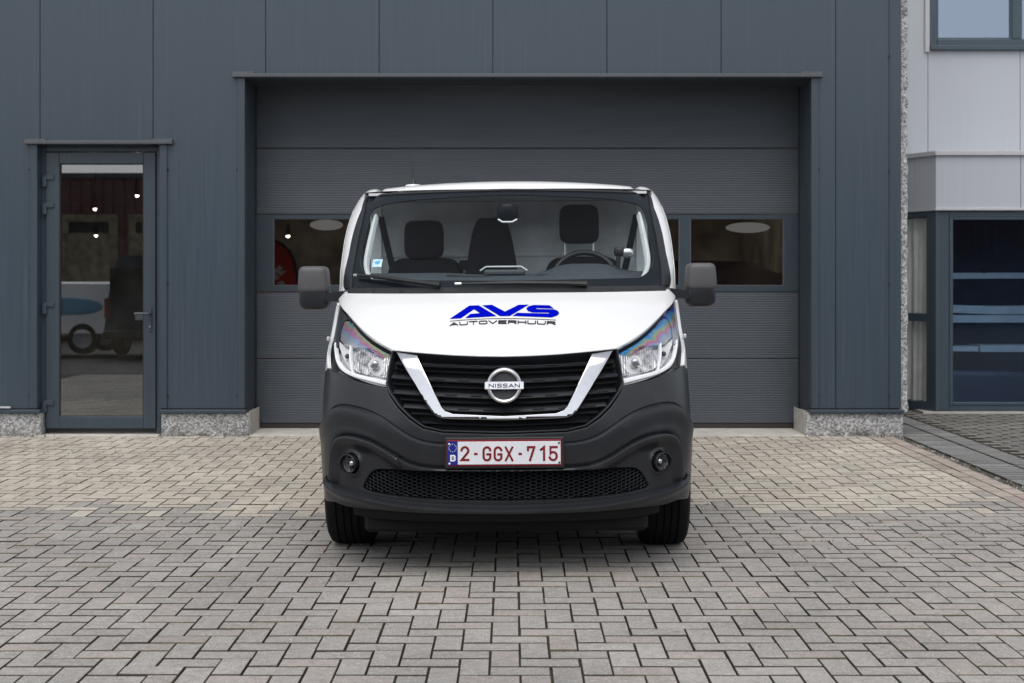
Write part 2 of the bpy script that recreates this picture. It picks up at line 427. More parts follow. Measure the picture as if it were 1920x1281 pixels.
single = set(order); big_v = []; big_f = []; big_c = []
for i, p in enumerate(pv):
    cx, cy = (p[0]+p[1])/2, (p[2]+p[3])/2
    zt = random.gauss(0, .0010); tl = (random.gauss(0, .004), random.gauss(0, .004))
    border = p[0] > XE-.24
    c = zone_col(cx, cy) if not border else tuple(np.array((.37, .315, .28))*random.uniform(.85, 1.1))+(1,)
    if i in single:
        vs, fs = paver_geo(p[0]-cx, p[1]-cx, p[2]-cy, p[3]-cy, zt, (0, 0))
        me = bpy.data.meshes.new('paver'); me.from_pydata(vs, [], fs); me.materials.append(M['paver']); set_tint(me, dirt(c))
        o = bpy.data.objects.new('paver', me); COL.objects.link(o); o.parent = pave; o.location = (cx, cy, 0); o.rotation_euler = (tl[1], -tl[0], random.gauss(0, .003))
    else:
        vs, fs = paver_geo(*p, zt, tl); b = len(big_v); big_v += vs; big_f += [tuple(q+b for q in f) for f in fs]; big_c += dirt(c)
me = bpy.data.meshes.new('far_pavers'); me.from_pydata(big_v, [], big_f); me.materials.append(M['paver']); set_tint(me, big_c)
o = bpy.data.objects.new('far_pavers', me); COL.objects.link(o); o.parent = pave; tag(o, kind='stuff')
box('joint_bed', 'joint', pave, X0-.3, XE, Y0-.3, YW+.06, -.07, -.0125, smooth=0)

# neighbour's yard: ribbed edge slabs, then pavers with open drainage notches
nb = empty('neighbour_pavement'); tag(nb, kind='structure')
NX0 = XE+.10
bx_ = MB().box(XE+.001, NX0+9, 2.5, 16.5, -.072, -.016).build('joint_bed', 'joint', nb, smooth=0)
vs_, fs_, cs_ = [], [], []
def addp(p, c, z=.0):
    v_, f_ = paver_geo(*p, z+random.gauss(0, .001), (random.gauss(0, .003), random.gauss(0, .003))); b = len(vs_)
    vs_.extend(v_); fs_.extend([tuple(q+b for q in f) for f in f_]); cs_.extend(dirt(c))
for yb in np.arange(3.0, 15.0, .105):
    for xb, w in ((NX0, .30), (NX0+.31, .20)):
        c = tuple(np.array((.20, .20, .20))*random.uniform(.86, 1.14))+(1,)
        addp((xb, xb+w-.012, yb, yb+.098), c, -.002)
row = 0
for yb in np.arange(3.0, 15.4, .107):
    sh = (row % 2)*.11; row += 1
    for xb in np.arange(NX0+.53, NX0+6, .22):
        c = tuple(np.array((.185, .180, .170))*random.uniform(.82, 1.12))+(1,)
        addp((xb+sh, xb+sh+.165, yb, yb+.103), c, -.003)
        addp((xb+sh+.168, xb+sh+.217, yb+(.0 if row % 3 else .05), yb+.048+(.0 if row % 3 else .05)), c, -.004)
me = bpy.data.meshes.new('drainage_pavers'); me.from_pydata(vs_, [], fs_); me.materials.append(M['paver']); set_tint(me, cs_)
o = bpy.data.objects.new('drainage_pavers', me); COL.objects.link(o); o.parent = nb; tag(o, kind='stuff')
# gravel and crumbs along the boundary
gr = MB()
for k in range(900):
    y = random.uniform(4, YW+.3); x = XE+.05+random.gauss(0, .028); r = random.uniform(.004, .012)
    th = random.random()*6; a = [(math.cos(th+q*2.1)*r, math.sin(th+q*2.1)*r) for q in range(3)]
    gr.add([(x+p[0], y+p[1], -.02) for p in a]+[(x, y, -.012+r*1.1)], [(0, 1, 3), (1, 2, 3), (2, 0, 3)])
for k in range(160):
    y = YW-.02-abs(random.gauss(0, .05)); x = random.uniform(-4.6, 3.3); r = random.uniform(.002, .006)
    th = random.random()*6; a = [(math.cos(th+q*2.1)*r, math.sin(th+q*2.1)*r) for q in range(3)]
    gr.add([(x+p[0], y+p[1], -.004) for p in a]+[(x, y, r*1.0)], [(0, 1, 3), (1, 2, 3), (2, 0, 3)])
o = gr.build('gravel', 'gravel', smooth=0, fix=False); tag(o, 'loose dark gravel along the edge between the two yards', 'gravel', kind='stuff')
# moss and small weeds in the joints
ms = MB()
for k in range(2600):
    y = random.uniform(7.2, YW); x = random.uniform(-4.7, 3.2)
    k_, i_ = round((y-Y0)/UNIT), round((x-X0)/UNIT)
    if random.random() < .5: y = Y0+k_*UNIT+random.gauss(0, .003)
    else: x = X0+i_*UNIT+random.gauss(0, .003)
    if math.sin(x*2.1+y*1.3)+math.sin(y*3.7-x) < .35: continue
    for q in range(3):
        th = random.random()*6.28; r = random.uniform(.005, .015); h = random.uniform(.003, .013)
        xx, yy = x+random.gauss(0, .008), y+random.gauss(0, .004)
        ms.add([(xx-r*math.cos(th)*.4, yy-r*math.sin(th)*.4, -.005), (xx+r*math.cos(th)*.4, yy+r*math.sin(th)*.4, -.005), (xx+random.gauss(0, .006), yy+random.gauss(0, .006), h)], [(0, 1, 2)])
for cx, n in ((-4.75, 40), (-4.6, 25), (-4.2, 10), (3.3, 14), (-2.6, 10)):
    for q in range(n):
        th = random.random()*6.28; xx = cx+random.gauss(0, .07); yy = YW-.015-abs(random.gauss(0, .012)); h = random.uniform(.015, .05)
        ms.add([(xx-.004, yy, -.005), (xx+.004, yy, -.005), (xx+random.gauss(0, .02), yy-.02, h)], [(0, 1, 2)])
M['moss'] = simple('moss_green', (.085, .085, .032), .9, 0, .4, 9)
o = ms.build('moss', 'moss', smooth=0, fix=False); tag(o, 'thin green moss and weeds in the paving joints', 'moss', kind='stuff')

# ------------------------------------------------------------------ warehouse
wh = empty('warehouse', (0, YW, 0)); tag(wh, 'dark anthracite metal clad warehouse with grey overhead door behind the van', 'building')
def wy(y): return y-YW                # local y
S = 213.0
sx = lambda u: (u-960)/S
sz = lambda v: CAM_H-(v-VH)/S
ZT = 6.4; ZP = sz(766)
seams = [sx(75)-3*1.0, sx(75)-2.0, sx(75)-1.0]+[sx(u) for u in (75, 287, 498, 711, 924, 1138, 1352, 1567)]+[sx(1688)]
GX0, GX1, GZ = sx(459), sx(1521), sz(146)       # overhead door opening
DX0, DX1, DZ = sx(70), sx(300), sz(271)         # pedestrian door opening
for a, b in zip(seams[:-1], seams[1:]):
    a += .004; b -= .004; mb = MB(); cuts = sorted({a, b, *[x for x in (GX0, GX1, DX0, DX1) if a < x < b]})
    for p, q in zip(cuts[:-1], cuts[1:]):
        m = (p+q)/2; zb = GZ if GX0 < m < GX1 else DZ if DX0 < m < DX1 else ZP
        mb.box(p, q, 0, .10, zb, ZT)
    mb.build('wall_panel', 'facade', wh, smooth=0)
box('backing', 'void', wh, seams[0], seams[-1], .07, .12, DZ+2, ZT, smooth=0)
for a, b in zip(seams[1:-1], seams[1:-1]):      # dark joint strips behind each seam
    zb = ZP
    if GX0 < a < GX1: zb = GZ
    elif DX0 < a < DX1: zb = DZ
    box('joint_strip', 'rubber', wh, a-.012, a+.012, .012, .06, zb, DZ+2.0, smooth=0)
# trims round the openings
def trim(u0, u1, z0, z1, d=.018): return box('corner_trim', 'trim', wh, sx(u0), sx(u1), -d, .002, z0, z1, c=.003)
trim(445.5, 459.5, ZP, GZ); trim(1520.5, 1534.5, ZP, GZ); trim(56, 70.5, ZP, DZ); trim(299.5, 314, ZP, DZ); trim(1667, 1689, ZP, ZT, .014)
mb = MB().box(sx(437), sx(1541), -.055, .001, sz(146), sz(139.5), c=.004).box(sx(437), sx(478), -.045, .0, sz(139.6), sz(136), c=.003).box(sx(1500), sx(1541), -.045, .0, sz(139.6), sz(136), c=.003)
mb.build('lintel_flashing', 'lintel', wh)
mb = MB().box(sx(49), sx(325), -.055, .001, sz(271), sz(264.5), c=.004).box(sx(49), sx(88), -.045, 0, sz(264.6), sz(261.5), c=.003).box(sx(288), sx(325), -.045, 0, sz(264.6), sz(261.5), c=.003)
mb.build('lintel_flashing', 'lintel', wh)
for xs, zs in (((445.2, 1535, 315), (318, 742)), ((1667,), (106, 321, 533, 742)), ((55.5, 314.5), (318, 530, 742))):
    for u in xs:
        for v in zs: MB().lathe([(-.024, 0), (-.024, .005), (-.019, .007), (0, .007)], 10, 'y', (sx(u), 0, sz(v))).build('screw', 'rubber', wh)
# plinth and drip flashing
for p, q in ((seams[0], sx(76)), (sx(302), sx(466)), (sx(1511), sx(1694))):
    box('plinth', 'aggregate', wh, p, q, .004, .40 if p > -3.5 else .3, -.07, sz(775), c=.006)
for p, q in ((seams[0], sx(76)), (sx(300), sx(462)), (sx(1518), sx(1694.5))):
    MB().box(p, q, -.030, .10, sz(775)+.001, sz(768), c=.004).build('drip_flashing', 'trim', wh)
for p, q in ((sx(462), sx(470)), (sx(1506), sx(1512))): pass
box('flashing_end', 'light_trim', wh, seams[0]+2.4, sx(22), -.034, -.031, sz(765), sz(761.5), smooth=0)
# concrete return strips at the foot of the jambs
box('jamb_foot', 'concrete', wh, sx(466)+.001, sx(466)+.007, .02, .50, -.05, .215, c=.001)
box('jamb_foot', 'concrete', wh, sx(1511)-.007, sx(1511)-.001, .02, .50, -.05, .215, c=.001)
# end wall edge of washed concrete, right
mb = MB(); prev = None; zz = np.linspace(.21, ZT, 130)
pts = [(sx(1690)+.062+random.gauss(0, .004), z) for z in zz]
vs = []; fs = []
for i, (x, z) in enumerate(pts):
    vs += [(sx(1688)+.002, .03, z), (x, .03+random.gauss(0, .004), z), (x, 4.6, z)]
    if i: b = 3*i; fs += [(b-3, b-2, b+1, b), (b-2, b-1, b+2, b+1)]
mb.add(vs, fs).build('end_wall', 'aggregate', wh, smooth=0)
# reveal of the overhead door
REC = wy(YD)
box('reveal', 'trim_dark', wh, GX0-.02, GX0-.002+.002, .10, REC+.1, sz(775), GZ, smooth=0)
box('reveal', 'trim_dark', wh, GX1, GX1+.02, .10, REC+.1, sz(775), GZ, smooth=0)
box('reveal', 'trim_dark', wh, GX0, GX1, .10, REC+.4, GZ+.001, GZ+.03, smooth=0)
box('door_track', 'rubber', wh, GX0+.001, U(480, YD), REC-.06, REC-.01, .03, GZ-.002, c=.004)
box('door_track', 'rubber', wh, U(1500, YD), GX1-.001, REC-.06, REC-.01, .03, GZ-.002, c=.004)
box('threshold', 'concrete', wh, sx(466)+.008, sx(1511)-.008, .005, REC+.3, -.05, .012, c=.004)
# sectional overhead door
DR = F/YD
dz = lambda v: CAM_H-(v-VH)/DR
dx = lambda u: (u-960)/DR
gd = empty('overhead_door', (0, YD, 0)); tag(gd, 'grey ribbed sectional overhead door with a row of windows behind the van', 'garage door')
L_, R_ = dx(480.5), dx(1499.5)
for v0, v1 in ((130, 278), (278, 402), (547.5, 673), (673, 794)):
    s_ = MB().box(L_, R_, 0, .04, dz(v1)+.002, dz(v0)-.002, c=.005).build('door_section', 'ribbed', gd)
box('bottom_seal', 'dark_seal', gd, L_, R_, .004, .036, .012, dz(794.3), c=.004)
# window section: frame round five panes
wz0, wz1 = dz(536.5), dz(411); gw = (1470-512-4*19)/5
xs = [512+i*(gw+19) for i in range(5)]
mb = MB(); zb, zt = dz(547)+.002, dz(402.5)-.002
mb.box(L_, R_, 0, .04, zb, wz0).box(L_, R_, 0, .04, wz1, zt).box(L_, dx(512), 0, .04, wz0, wz1).box(dx(1470), R_, 0, .04, wz0, wz1)
for i in range(4): mb.box(dx(xs[i]+gw), dx(xs[i]+gw+19), 0, .04, wz0, wz1)
ws = mb.build('window_section', 'door_smooth', gd, smooth=0)
for i in range(5):
    a, b = dx(xs[i]), dx(xs[i]+gw)
    box('pane', 'gate_glass', ws, a+.003, b-.003, .018, .022, wz0+.003, wz1-.003, smooth=0)
    MB().box(a, b, .002, .018, wz0, wz0+.010, c=.002).box(a, a+.010, .002, .018, wz0+.010, wz1).box(b-.010, b, .002, .018, wz0+.010, wz1).build('glazing_bead', 'lintel', ws, smooth=0)
# interior of the hall behind the doors
box('interior_floor', 'room_floor', wh, seams[0], seams[-1]-.1, .42, 8.2, -.06, -.002, smooth=0)
mb = MB().box(seams[0], seams[-1]-.1, 8.2, 8.3, 0, 4.6).box(seams[0]-.1, seams[0], .12, 8.3, 0, 4.6).box(seams[-1]-.11, seams[-1]-.1, .12, 8.2, 0, 4.6)
mb.build('interior_wall', 'room', wh, smooth=0)
box('interior_ceiling', 'room', wh, seams[0], seams[-1], .12, 2.6, 4.62, 4.7, smooth=0); box('interior_ceiling', 'room', wh, seams[0], seams[-1], 4.6, 8.3, 4.62, 4.7, smooth=0)  # open gap between the two, added to let sky light into the hall
box('interior_pier', 'room', wh, GX0-.62, GX0-.021, .11, .30, sz(775)+.01, 4.6, smooth=0)
box('interior_pier', 'room', wh, GX1+.021, seams[-1]-.12, .11, .30, sz(775)+.01, 4.6, smooth=0)
box('interior_lining', 'room', wh, GX0-.62, GX1+.021, REC+.45, REC+.5, GZ, 4.6, smooth=0)

# glazed entrance door
YP = YW+.11; PS = F/YP
px_ = lambda u: (u-960)/PS
pz_ = lambda v: CAM_H-(v-VH)/PS
pd = empty('glazed_door', (0, YP, 0)); tag(pd, 'tall glazed entrance door in anthracite metal frame, left of the overhead door', 'door')
fr = MB().box(px_(68), px_(86), 0, .07, .012, pz_(272), c=.003).box(px_(293.5), px_(302), 0, .07, .012, pz_(272), c=.003).box(px_(86), px_(293.5), 0, .07, pz_(284.5), pz_(272), c=.003)
fr.build('frame', 'trim', pd)
lf = MB(); a, b, z0, z1 = px_(87), px_(292.5), pz_(803), pz_(286); ga, gb, gz0, gz1 = px_(112), px_(270), pz_(781), pz_(307)
lf.box(a, ga, -.018, .05, z0, z1, c=.004).box(gb, b, -.018, .05, z0, z1, c=.004).box(ga, gb, -.0182, .05, z0, gz0, c=.004).box(ga, gb, -.0182, .05, gz1, z1, c=.004)
leaf = lf.build('leaf', 'trim', pd)
gl = box('pane', 'door_glass', leaf, ga-.005, gb+.005, -.003, .003, -(gz1-gz0)/2-.005, (gz1-gz0)/2+.005, smooth=0)
gl.location = (0, .006, (gz0+gz1)/2); gl.rotation_euler = (math.radians(-.35), 0, 0)
MB().box(ga, ga+.008, -.012, .004, gz0, gz1).box(gb-.008, gb, -.012, .004, gz0, gz1).box(ga+.008, gb-.008, -.012, .004, gz0, gz0+.008).box(ga+.008, gb-.008, -.012, .004, gz1-.008, gz1).build('gasket', 'rubber', leaf, smooth=0)
for v in (335, 387, 573, 757):
    x = px_(91); z = pz_(v)
    h = MB().box(px_(83), px_(103), -.034, -.017, z-.012, z+.030, c=.003).box(px_(81.5), px_(89.5), -.044, -.012, z-.075, z+.012, c=.005)
    h.build('hinge', 'trim', leaf)
hx = px_(283); hz = pz_(588)
MB().box(hx-.014, hx+.014, -.030, -.017, hz-.16, hz+.055, c=.004).build('lock_plate', 'trim', leaf)
MB().tube([(hx, -.02, hz), (hx, -.065, hz), (hx-.012, -.072, hz), (hx-.13, -.072, hz)], .010, 12).build('door_handle', 'trim', leaf)
MB().lathe([(-.038, 0), (-.038, .009), (-.028, .011), (-.02, .011)], 16, 'y', (hx, 0, hz-.115)).build('lock_cylinder', 'chrome_soft', leaf)
box('sill', 'concrete', wh, px_(70), px_(302), .0, .30, -.06, .010, c=.003)
box('reveal', 'trim_dark', wh, DX0-.02, DX0-.001, .1, .24, 0, DZ, smooth=0); box('reveal', 'trim_dark', wh, DX1+.001, DX1+.02, .1, .24, 0, DZ, smooth=0)
box('reveal', 'trim_dark', wh, DX0, DX1, .1, .24, DZ+.001, DZ+.02, smooth=0)
box('door_pier', 'room', wh, seams[0], DX0-.021, .13, .25, .2, 4.6, smooth=0)
box('door_pier', 'room', wh, DX1+.021, GX0-.63, .13, .25, .2, 4.6, smooth=0)

# things seen through the glass
def pendant(x, y, z, lab, r=.045):
    p = empty('pendant_lamp', (x, y, z)); tag(p, lab, 'lamp', 'pendant lamps in the showroom')
    MB().tube([(0, 0, .22), (0, 0, 4.55-z)], .006, 6).build('cord', 'rubber', p)
    MB().lathe([(.0, .030), (.06, .028), (.14, .018), (.23, .0)], 16, 'z').build('lamp_shade', 'rubber', p)
    MB().sell((0, 0, -.004), (r, r, r), 1, 1, 12, 8).build('bulb', 'bulb', p)
def at(u, v, Y): return (U(u, Y), Y, V(v, Y))
for (u, v, Y, lab) in ((257, 366, 14.6, 'small lit pendant lamp, topmost in the entrance door glass'), (178, 391, 15.2, 'lit pendant lamp near the top centre of the entrance door glass'),
                       (180, 441, 17.0, 'dim lit pendant lamp half way up the entrance door glass'), (540, 442, 16.5, 'lit pendant lamp seen through the left window of the overhead door')):
    pendant(*at(u, v, Y), lab, .02)
def disc(u, v, Y, rx, rz, lab):
    x, y, z = at(u, v, Y); p = empty('disc_lamp', (x, y, z)); tag(p, lab, 'lamp', 'disc lamps in the showroom')
    MB().sell((0, 0, 0), (rx, rx, rz), 1, 1, 32, 12).build('diffuser', 'disc_lamp', p)
    MB().tube([(0, 0, rz), (0, 0, 4.55-z)], .008, 6).build('cord', 'rubber', p)
disc(612, 422, 14.6, .17, .055, 'round pale disc lamp seen through the left window of the overhead door')
disc(1402, 427, 14.9, .23, .055, 'round pale disc lamp seen through the right window of the overhead door')
# red feather flag
fy = 14.0; fl = empty('feather_flag', (U(505, fy), fy, 0)); tag(fl, 'red feather flag with white print behind the left door window', 'flag')
x0 = U(505, fy); prof = [(470, 600), (470, 470), (490, 452), (514, 453), (528, 460), (541, 473), (550, 492), (555, 520), (558, 560), (559, 640), (559, 700)]
loop = [(U(u, fy)-x0, V(v, fy)) for u, v in prof]+[(U(470, fy)-x0, V(700, fy))]
n = len(loop); mb = MB(); mb.add([(x, 0, z) for x, z in loop]+[(x, .012, z) for x, z in loop], [tuple(range(n)), tuple(reversed(range(n, 2*n)))]+[(i, (i+1) % n, n+(i+1) % n, n+i) for i in range(n)])
mb.build('flag_cloth', 'red_flag', fl, smooth=0)
MB().tube([(loop[i][0]+.01, .006, loop[i][1]+.008) for i in range(2, 10)]+[(loop[10][0]+.01, .006, .05)], .014, 8).build('pole', 'rubber', fl)
MB().lathe([(0, .22), (.03, .22), (.05, .05), (.05, 0)], 20, 'z', (loop[10][0], 0, 0)).build('base', 'rubber', fl)
pr = MB()
for poly in ([(512, 508), (524, 497), (531, 503), (524, 509), (537, 508), (526, 518), (519, 512)], [(513, 510), (525, 521), (518, 526), (512, 520)], [(520, 529), (530, 526), (536, 533), (522, 536)]):
    q = [(U(u, fy)-x0, -.003, V(v, fy)) for u, v in poly]; pr.add(q, [tuple(range(len(q)))])
pr.build('print', 'flag_print', fl, smooth=0, fix=False)

# dark estate car parked in the hall, behind the right window
def car(name, loc, rz, Lh, profile, width, mat, glassm, lab, cat, wheels, wr, group=None, bandz=(.95, 1.5)):
    c = empty(name, loc, rz); tag(c, lab, cat, group)
    n = len(profile); vs = []; fs = []; sec = [(-1, .0), (-.97, .5), (-.9, 1), (.9, 1), (.97, .5), (1, 0)]
    ns = 9
    for j in range(ns):
        t = -1+2*j/(ns-1); xx = math.copysign(abs(t)**.75, t)*width/2; k = 1-.055*abs(t)**4
        for (y, z) in profile:
            tum = 1-.16*max(0, z-.95)/.7; vs.append((xx*tum, y*k, .25+(z-.25)*(1-.04*abs(t)**6)))
    for j in range(ns-1):
        for i in range(n): i2 = (i+1) % n; fs.append((j*n+i, (j+1)*n+i, (j+1)*n+i2, j*n+i2))
    fs.append(tuple(range(n))); fs.append(tuple(reversed(range((ns-1)*n, ns*n))))
    MB().add(vs, fs).build('body', mat, c, smooth=50)
    for (y0, y1, z0, z1) in glassm:
        for s in (-1, 1):
            t0 = (1-.16*max(0, z0-.95)/.7)*width/2+.004; t1 = (1-.16*max(0, z1-.95)/.7)*width/2+.004
            MB().add([(s*t0, y0, z0), (s*t0, y1, z0), (s*t1, y1*.98, z1), (s*t1, y0*.98, z1), (s*(t0-.02), y0, z0), (s*(t0-.02), y1, z0), (s*(t1-.02), y1*.98, z1), (s*(t1-.02), y0*.98, z1)],
                     [(0, 1, 2, 3), (4, 5, 6, 7), (0, 1, 5, 4), (1, 2, 6, 5), (2, 3, 7, 6), (3, 0, 4, 7)]).build('side_window', 'frit', c, smooth=0)
            MB().tube([(s*(t1+.002), y0*.98, z1+.015), (s*(t1+.002), y1*.98, z1+.015)], .010, 6).build('chrome_strip', 'chrome', c)
    for y in wheels:
        for s in (-1, 1):
            w = MB().lathe([(-.1, wr*.62), (-.1, wr*.93), (-.07, wr), (.07, wr), (.1, wr*.93), (.1, wr*.62)], 32, 'x', (s*(width/2-.1), y, wr)).build('wheel', 'tyre', c)
            MB().lathe([(-.09, .0), (-.08, wr*.3), (-.1, wr*.62), (.1, wr*.62), (.08, wr*.3), (.09, 0)], 24, 'x', (s*(width/2-.1), y, wr)).build('rim', 'rim', w)
    return c
def tail(c, w, z0, z1, y):
    for s in (-1, 1):
        MB().box(min(s*.04, s*(w/2-.18)), max(s*.04, s*(w/2-.18)), y-.02, y+.006, z0, z1, c=.004).build('rear_window', 'frit', c)
        MB().box(s*(w/2-.12)-.05, s*(w/2-.12)+.05, y-.02, y+.012, .75, 1.15, c=.008).build('tail_lamp', 'plate_red', c)
    MB().box(-.26, .26, y-.01, y+.008, .72, .83, c=.003).build('number_plate', 'plate_white', c)
    MB().box(-w/2+.05, w/2-.05, y-.05, y+.06, .35, .52, c=.03).build('rear_bumper', 'black', c)
suv = [(-2.2, .3), (-2.25, .6), (-2.15, .85), (-1.2, 1.0), (-.6, 1.45), (-.2, 1.58), (1.0, 1.60), (1.8, 1.5), (2.15, 1.0), (2.2, .6), (2.15, .3)]
car('parked_car', (2.15, 16.4, 0), math.radians(28), 2.2, suv, 1.8, 'car_black', [(-.5, .45, 1.02, 1.42), (.52, 1.6, 1.02, 1.42)], 'dark car with chrome window strip inside, behind the right door window', 'car', (-1.35, 1.35), .33)

# ------------------------------------------------------------------ neighbouring building
YB = 14.6; YU = 15.5; BS = F/YB; US = F/YU
nbld = empty('office_building', (4.35, YU, 0)); tag(nbld, 'pale grey panelled office with dark blue glazed bay, right of the warehouse', 'building')
ox, oy = 4.35, YU
def nbox(name, mat, x0, x1, y0, y1, z0, z1, c=0, parent=None, smooth=0):
    return MB().box(x0-ox, x1-ox, y0-oy, y1-oy, z0, z1, c=c).build(name, mat, parent or nbld, smooth=smooth)
ux = lambda u: (u-960)/US
uz = lambda v: CAM_H-(v-VH)/US
bx = lambda u: (u-960)/BS
bz = lambda v: CAM_H-(v-VH)/BS
WX0, WX1, WZ0 = ux(1742), ux(1742)+2.3, uz(95)
XR = 9.5
xs = [3.46, ux(1740), ux(1913), ux(1913)+1.005, ux(1913)+2.01, ux(1913)+3.0, XR]
for a, b in zip(xs[:-1], xs[1:]):
    a += .003; b -= .003; mb = MB(); cuts = sorted({a, b, *[x for x in (WX0, WX1) if a < x < b]})
    for p, q in zip(cuts[:-1], cuts[1:]):
        if WX0 < (p+q)/2 < WX1:
            mb.box(p-ox, q-ox, 0, .1, 2.4, WZ0); MB().box(p-ox, q-ox, 0, .1, 5.2, 6.4).build('wall_panel', 'light_panel', nbld, smooth=0)
        else: mb.box(p-ox, q-ox, 0, .1, 2.4, 6.4)
    mb.build('wall_panel', 'light_panel', nbld, smooth=0)
nbox('joint_backing', 'void', 3.46, XR, YU+.05, YU+.12, 2.4, WZ0-.01)
# upper window
uw = MB().box(WX0-ox-.05, WX0-ox, -.03, .08, WZ0-.02, 5.2, c=.004).build('window_trim', 'light_trim', nbld)
f_ = MB(); z0 = WZ0
f_.box(WX0-ox, WX0-ox+.085, -.015, .06, z0+.055, 5.2, c=.006).box(WX0-ox+.085, WX1-ox, -.0155, .06, z0+.055, z0+.125, c=.006).box(WX0-ox, WX1-ox, -.05, .06, z0, z0+.054, c=.006)
cx = ux(1897)-ox; f_.box(cx, cx+.11, -.016, .06, z0+.125, 5.2, c=.006)
fr_ = f_.build('window_frame', 'blue_frame', nbld)
MB().box(WX0-ox+.085, cx, .02, .026, z0+.125, 5.2).build('pane', 'upper_glass', fr_, smooth=0)
MB().box(cx+.11, WX1-ox, .02, .026, z0+.125, 5.2).build('pane', 'upper_glass', fr_, smooth=0)
MB().box(WX0-ox+.085, WX0-ox+.10, -.004, .02, z0+.125, 5.2).box(cx-.015, cx, -.004, .02, z0+.125, 5.2).box(WX0-ox+.1, cx-.015, -.004, .02, z0+.125, z0+.14).build('gasket', 'blue_frame', fr_, smooth=0)
nbox('upper_room', 'blue_room', WX0-.3, WX1+.3, YU+.9, YU+1, WZ0-.5, 5.6)
# bay: fascia, flashings, frames
BX0 = bx(1755); BXR = XR; SX0 = U(1700, 15.3)
FZ0, FZ1 = bz(390), bz(292)
for a, b in ((BX0, bx(1914)), (bx(1914), bx(1914)+1.0), (bx(1914)+1.0, BXR)):
    nbox('fascia_panel', 'light_panel', a+(.003 if a > BX0 else 0), b-.003, YB, YB+.06, FZ0, FZ1)
side = (BX0, YB), (BX0-.43, YU+.02)
def side_quad(name, mat, t0, t1, z0, z1, out=0.0, th=.05, parent=None):
    d = np.array(side[1])-np.array(side[0]); L = np.linalg.norm(d); d /= L; nrm = np.array((-d[1], d[0]));
    if nrm[0] > 0: nrm = -nrm
    p0 = np.array(side[0])+d*t0*L; p1 = np.array(side[0])+d*t1*L
    q = [p0+nrm*out, p1+nrm*out, p1+nrm*(out-th), p0+nrm*(out-th)]
    vs = [(x-ox, y-oy, z) for z in (z0, z1) for x, y in q]
    return MB().add(vs, [(0, 1, 2, 3), (4, 5, 6, 7), (0, 1, 5, 4), (1, 2, 6, 5), (2, 3, 7, 6), (3, 0, 4, 7)]).build(name, mat, parent or nbld, smooth=0)
side_quad('fascia_panel', 'light_panel', .0, .32, FZ0, FZ1, .0); side_quad('fascia_panel', 'light_panel', .326, 1, FZ0, FZ1, .0)
nbox('cap_flashing', 'light_trim', BX0-.02, BXR, YB-.03, YU, FZ1+.001, bz(283), c=.004); side_quad('cap_flashing', 'light_trim', -.03, 1, FZ1+.002, bz(283)-.002, .02, .10)
nbox('drip_flashing', 'light_trim', BX0-.015, BXR, YB-.025, YB+.3, bz(395), FZ0-.001, c=.004); side_quad('drip_flashing', 'light_trim', 0, 1, bz(395)+.001, FZ0-.002, .015, .10)
# glazed front of the bay
H0 = bz(396)
ff = MB()
def fb(u0, u1, v0, v1, y=0, d=.07): ff.box(bx(u0)-ox, bx(u1)-ox, YB+y-oy+.02, YB+y+d-oy, bz(v1), bz(v0), c=.004)
fb(1755, 1781, 396, 770); fb(1781, 1932, 396, 407, .001); fb(1781, 1932, 760, 770, .001); fb(1932, 1946, 396, 770)
fb(1781, 1788, 407, 760, -.008); fb(1788, 1925, 407, 412, -.008); fb(1788, 1925, 755, 760, -.008); fb(1925, 1932, 407, 760, -.008)
bf = ff.build('bay_frame', 'blue_frame', nbld)
MB().box(bx(1788)-ox, bx(1925)-ox, YB+.05-oy, YB+.056-oy, bz(755), bz(412)).build('pane', 'blue_glass', bf, smooth=0)
MB().box(bx(1946)-ox, BXR-ox, YB+.05-oy, YB+.056-oy, bz(765), H0).build('pane', 'blue_glass', bf, smooth=0)
# side window with mid rail and curtain
sf = side_quad('side_frame', 'blue_frame', 0.002, .14, bz(771), H0, -.001)
side_quad('rail', 'blue_frame', .14, 1, bz(604), bz(589), -.002, .05, sf)
side_quad('rail', 'blue_frame', .14, 1, H0-.05, H0, -.002, .05, sf); side_quad('rail', 'blue_frame', .14, 1, bz(771), bz(757), -.002, .05, sf)
side_quad('pane', 'clear_glass', .14, 1, bz(757), bz(604), -.02, .006, sf); side_quad('pane', 'clear_glass', .14, 1, bz(589), H0-.05, -.02, .006, sf)
# curtain: gathered cloth behind the side window
d = np.array(side[1])-np.array(side[0]); d /= np.linalg.norm(d); nrm = np.array((d[1], -d[0])); nrm = nrm if nrm[0] > 0 else -nrm
vs = []; fs = []; nn = 90; nz = 12
for i in range(nn+1):
    t = i/nn*1.1+.05
    for j in range(nz+1):
        z = .10+(H0-.10-.06)*j/nz; spread = 1-.25*math.sin(PI*j/nz)
        w = .022*math.sin(t*42*1.0+math.sin(t*9)*1.5+.4*j/nz)+.012*math.sin(t*97+j*.2)
        p = np.array(side[0])+d*(.06+t*.85)+nrm*(.10+w*spread); vs.append((p[0]-ox, p[1]-oy, z))
for i in range(nn):
    for j in range(nz): a = i*(nz+1)+j; fs.append((a, a+1, a+nz+2, a+nz+1))
cu = MB().add(vs, fs).build('curtain', 'curtain', None, smooth=60); cu.location = (ox, oy, 0)
tag(cu, 'grey gathered curtain hanging in the side window of the bay', 'curtain')
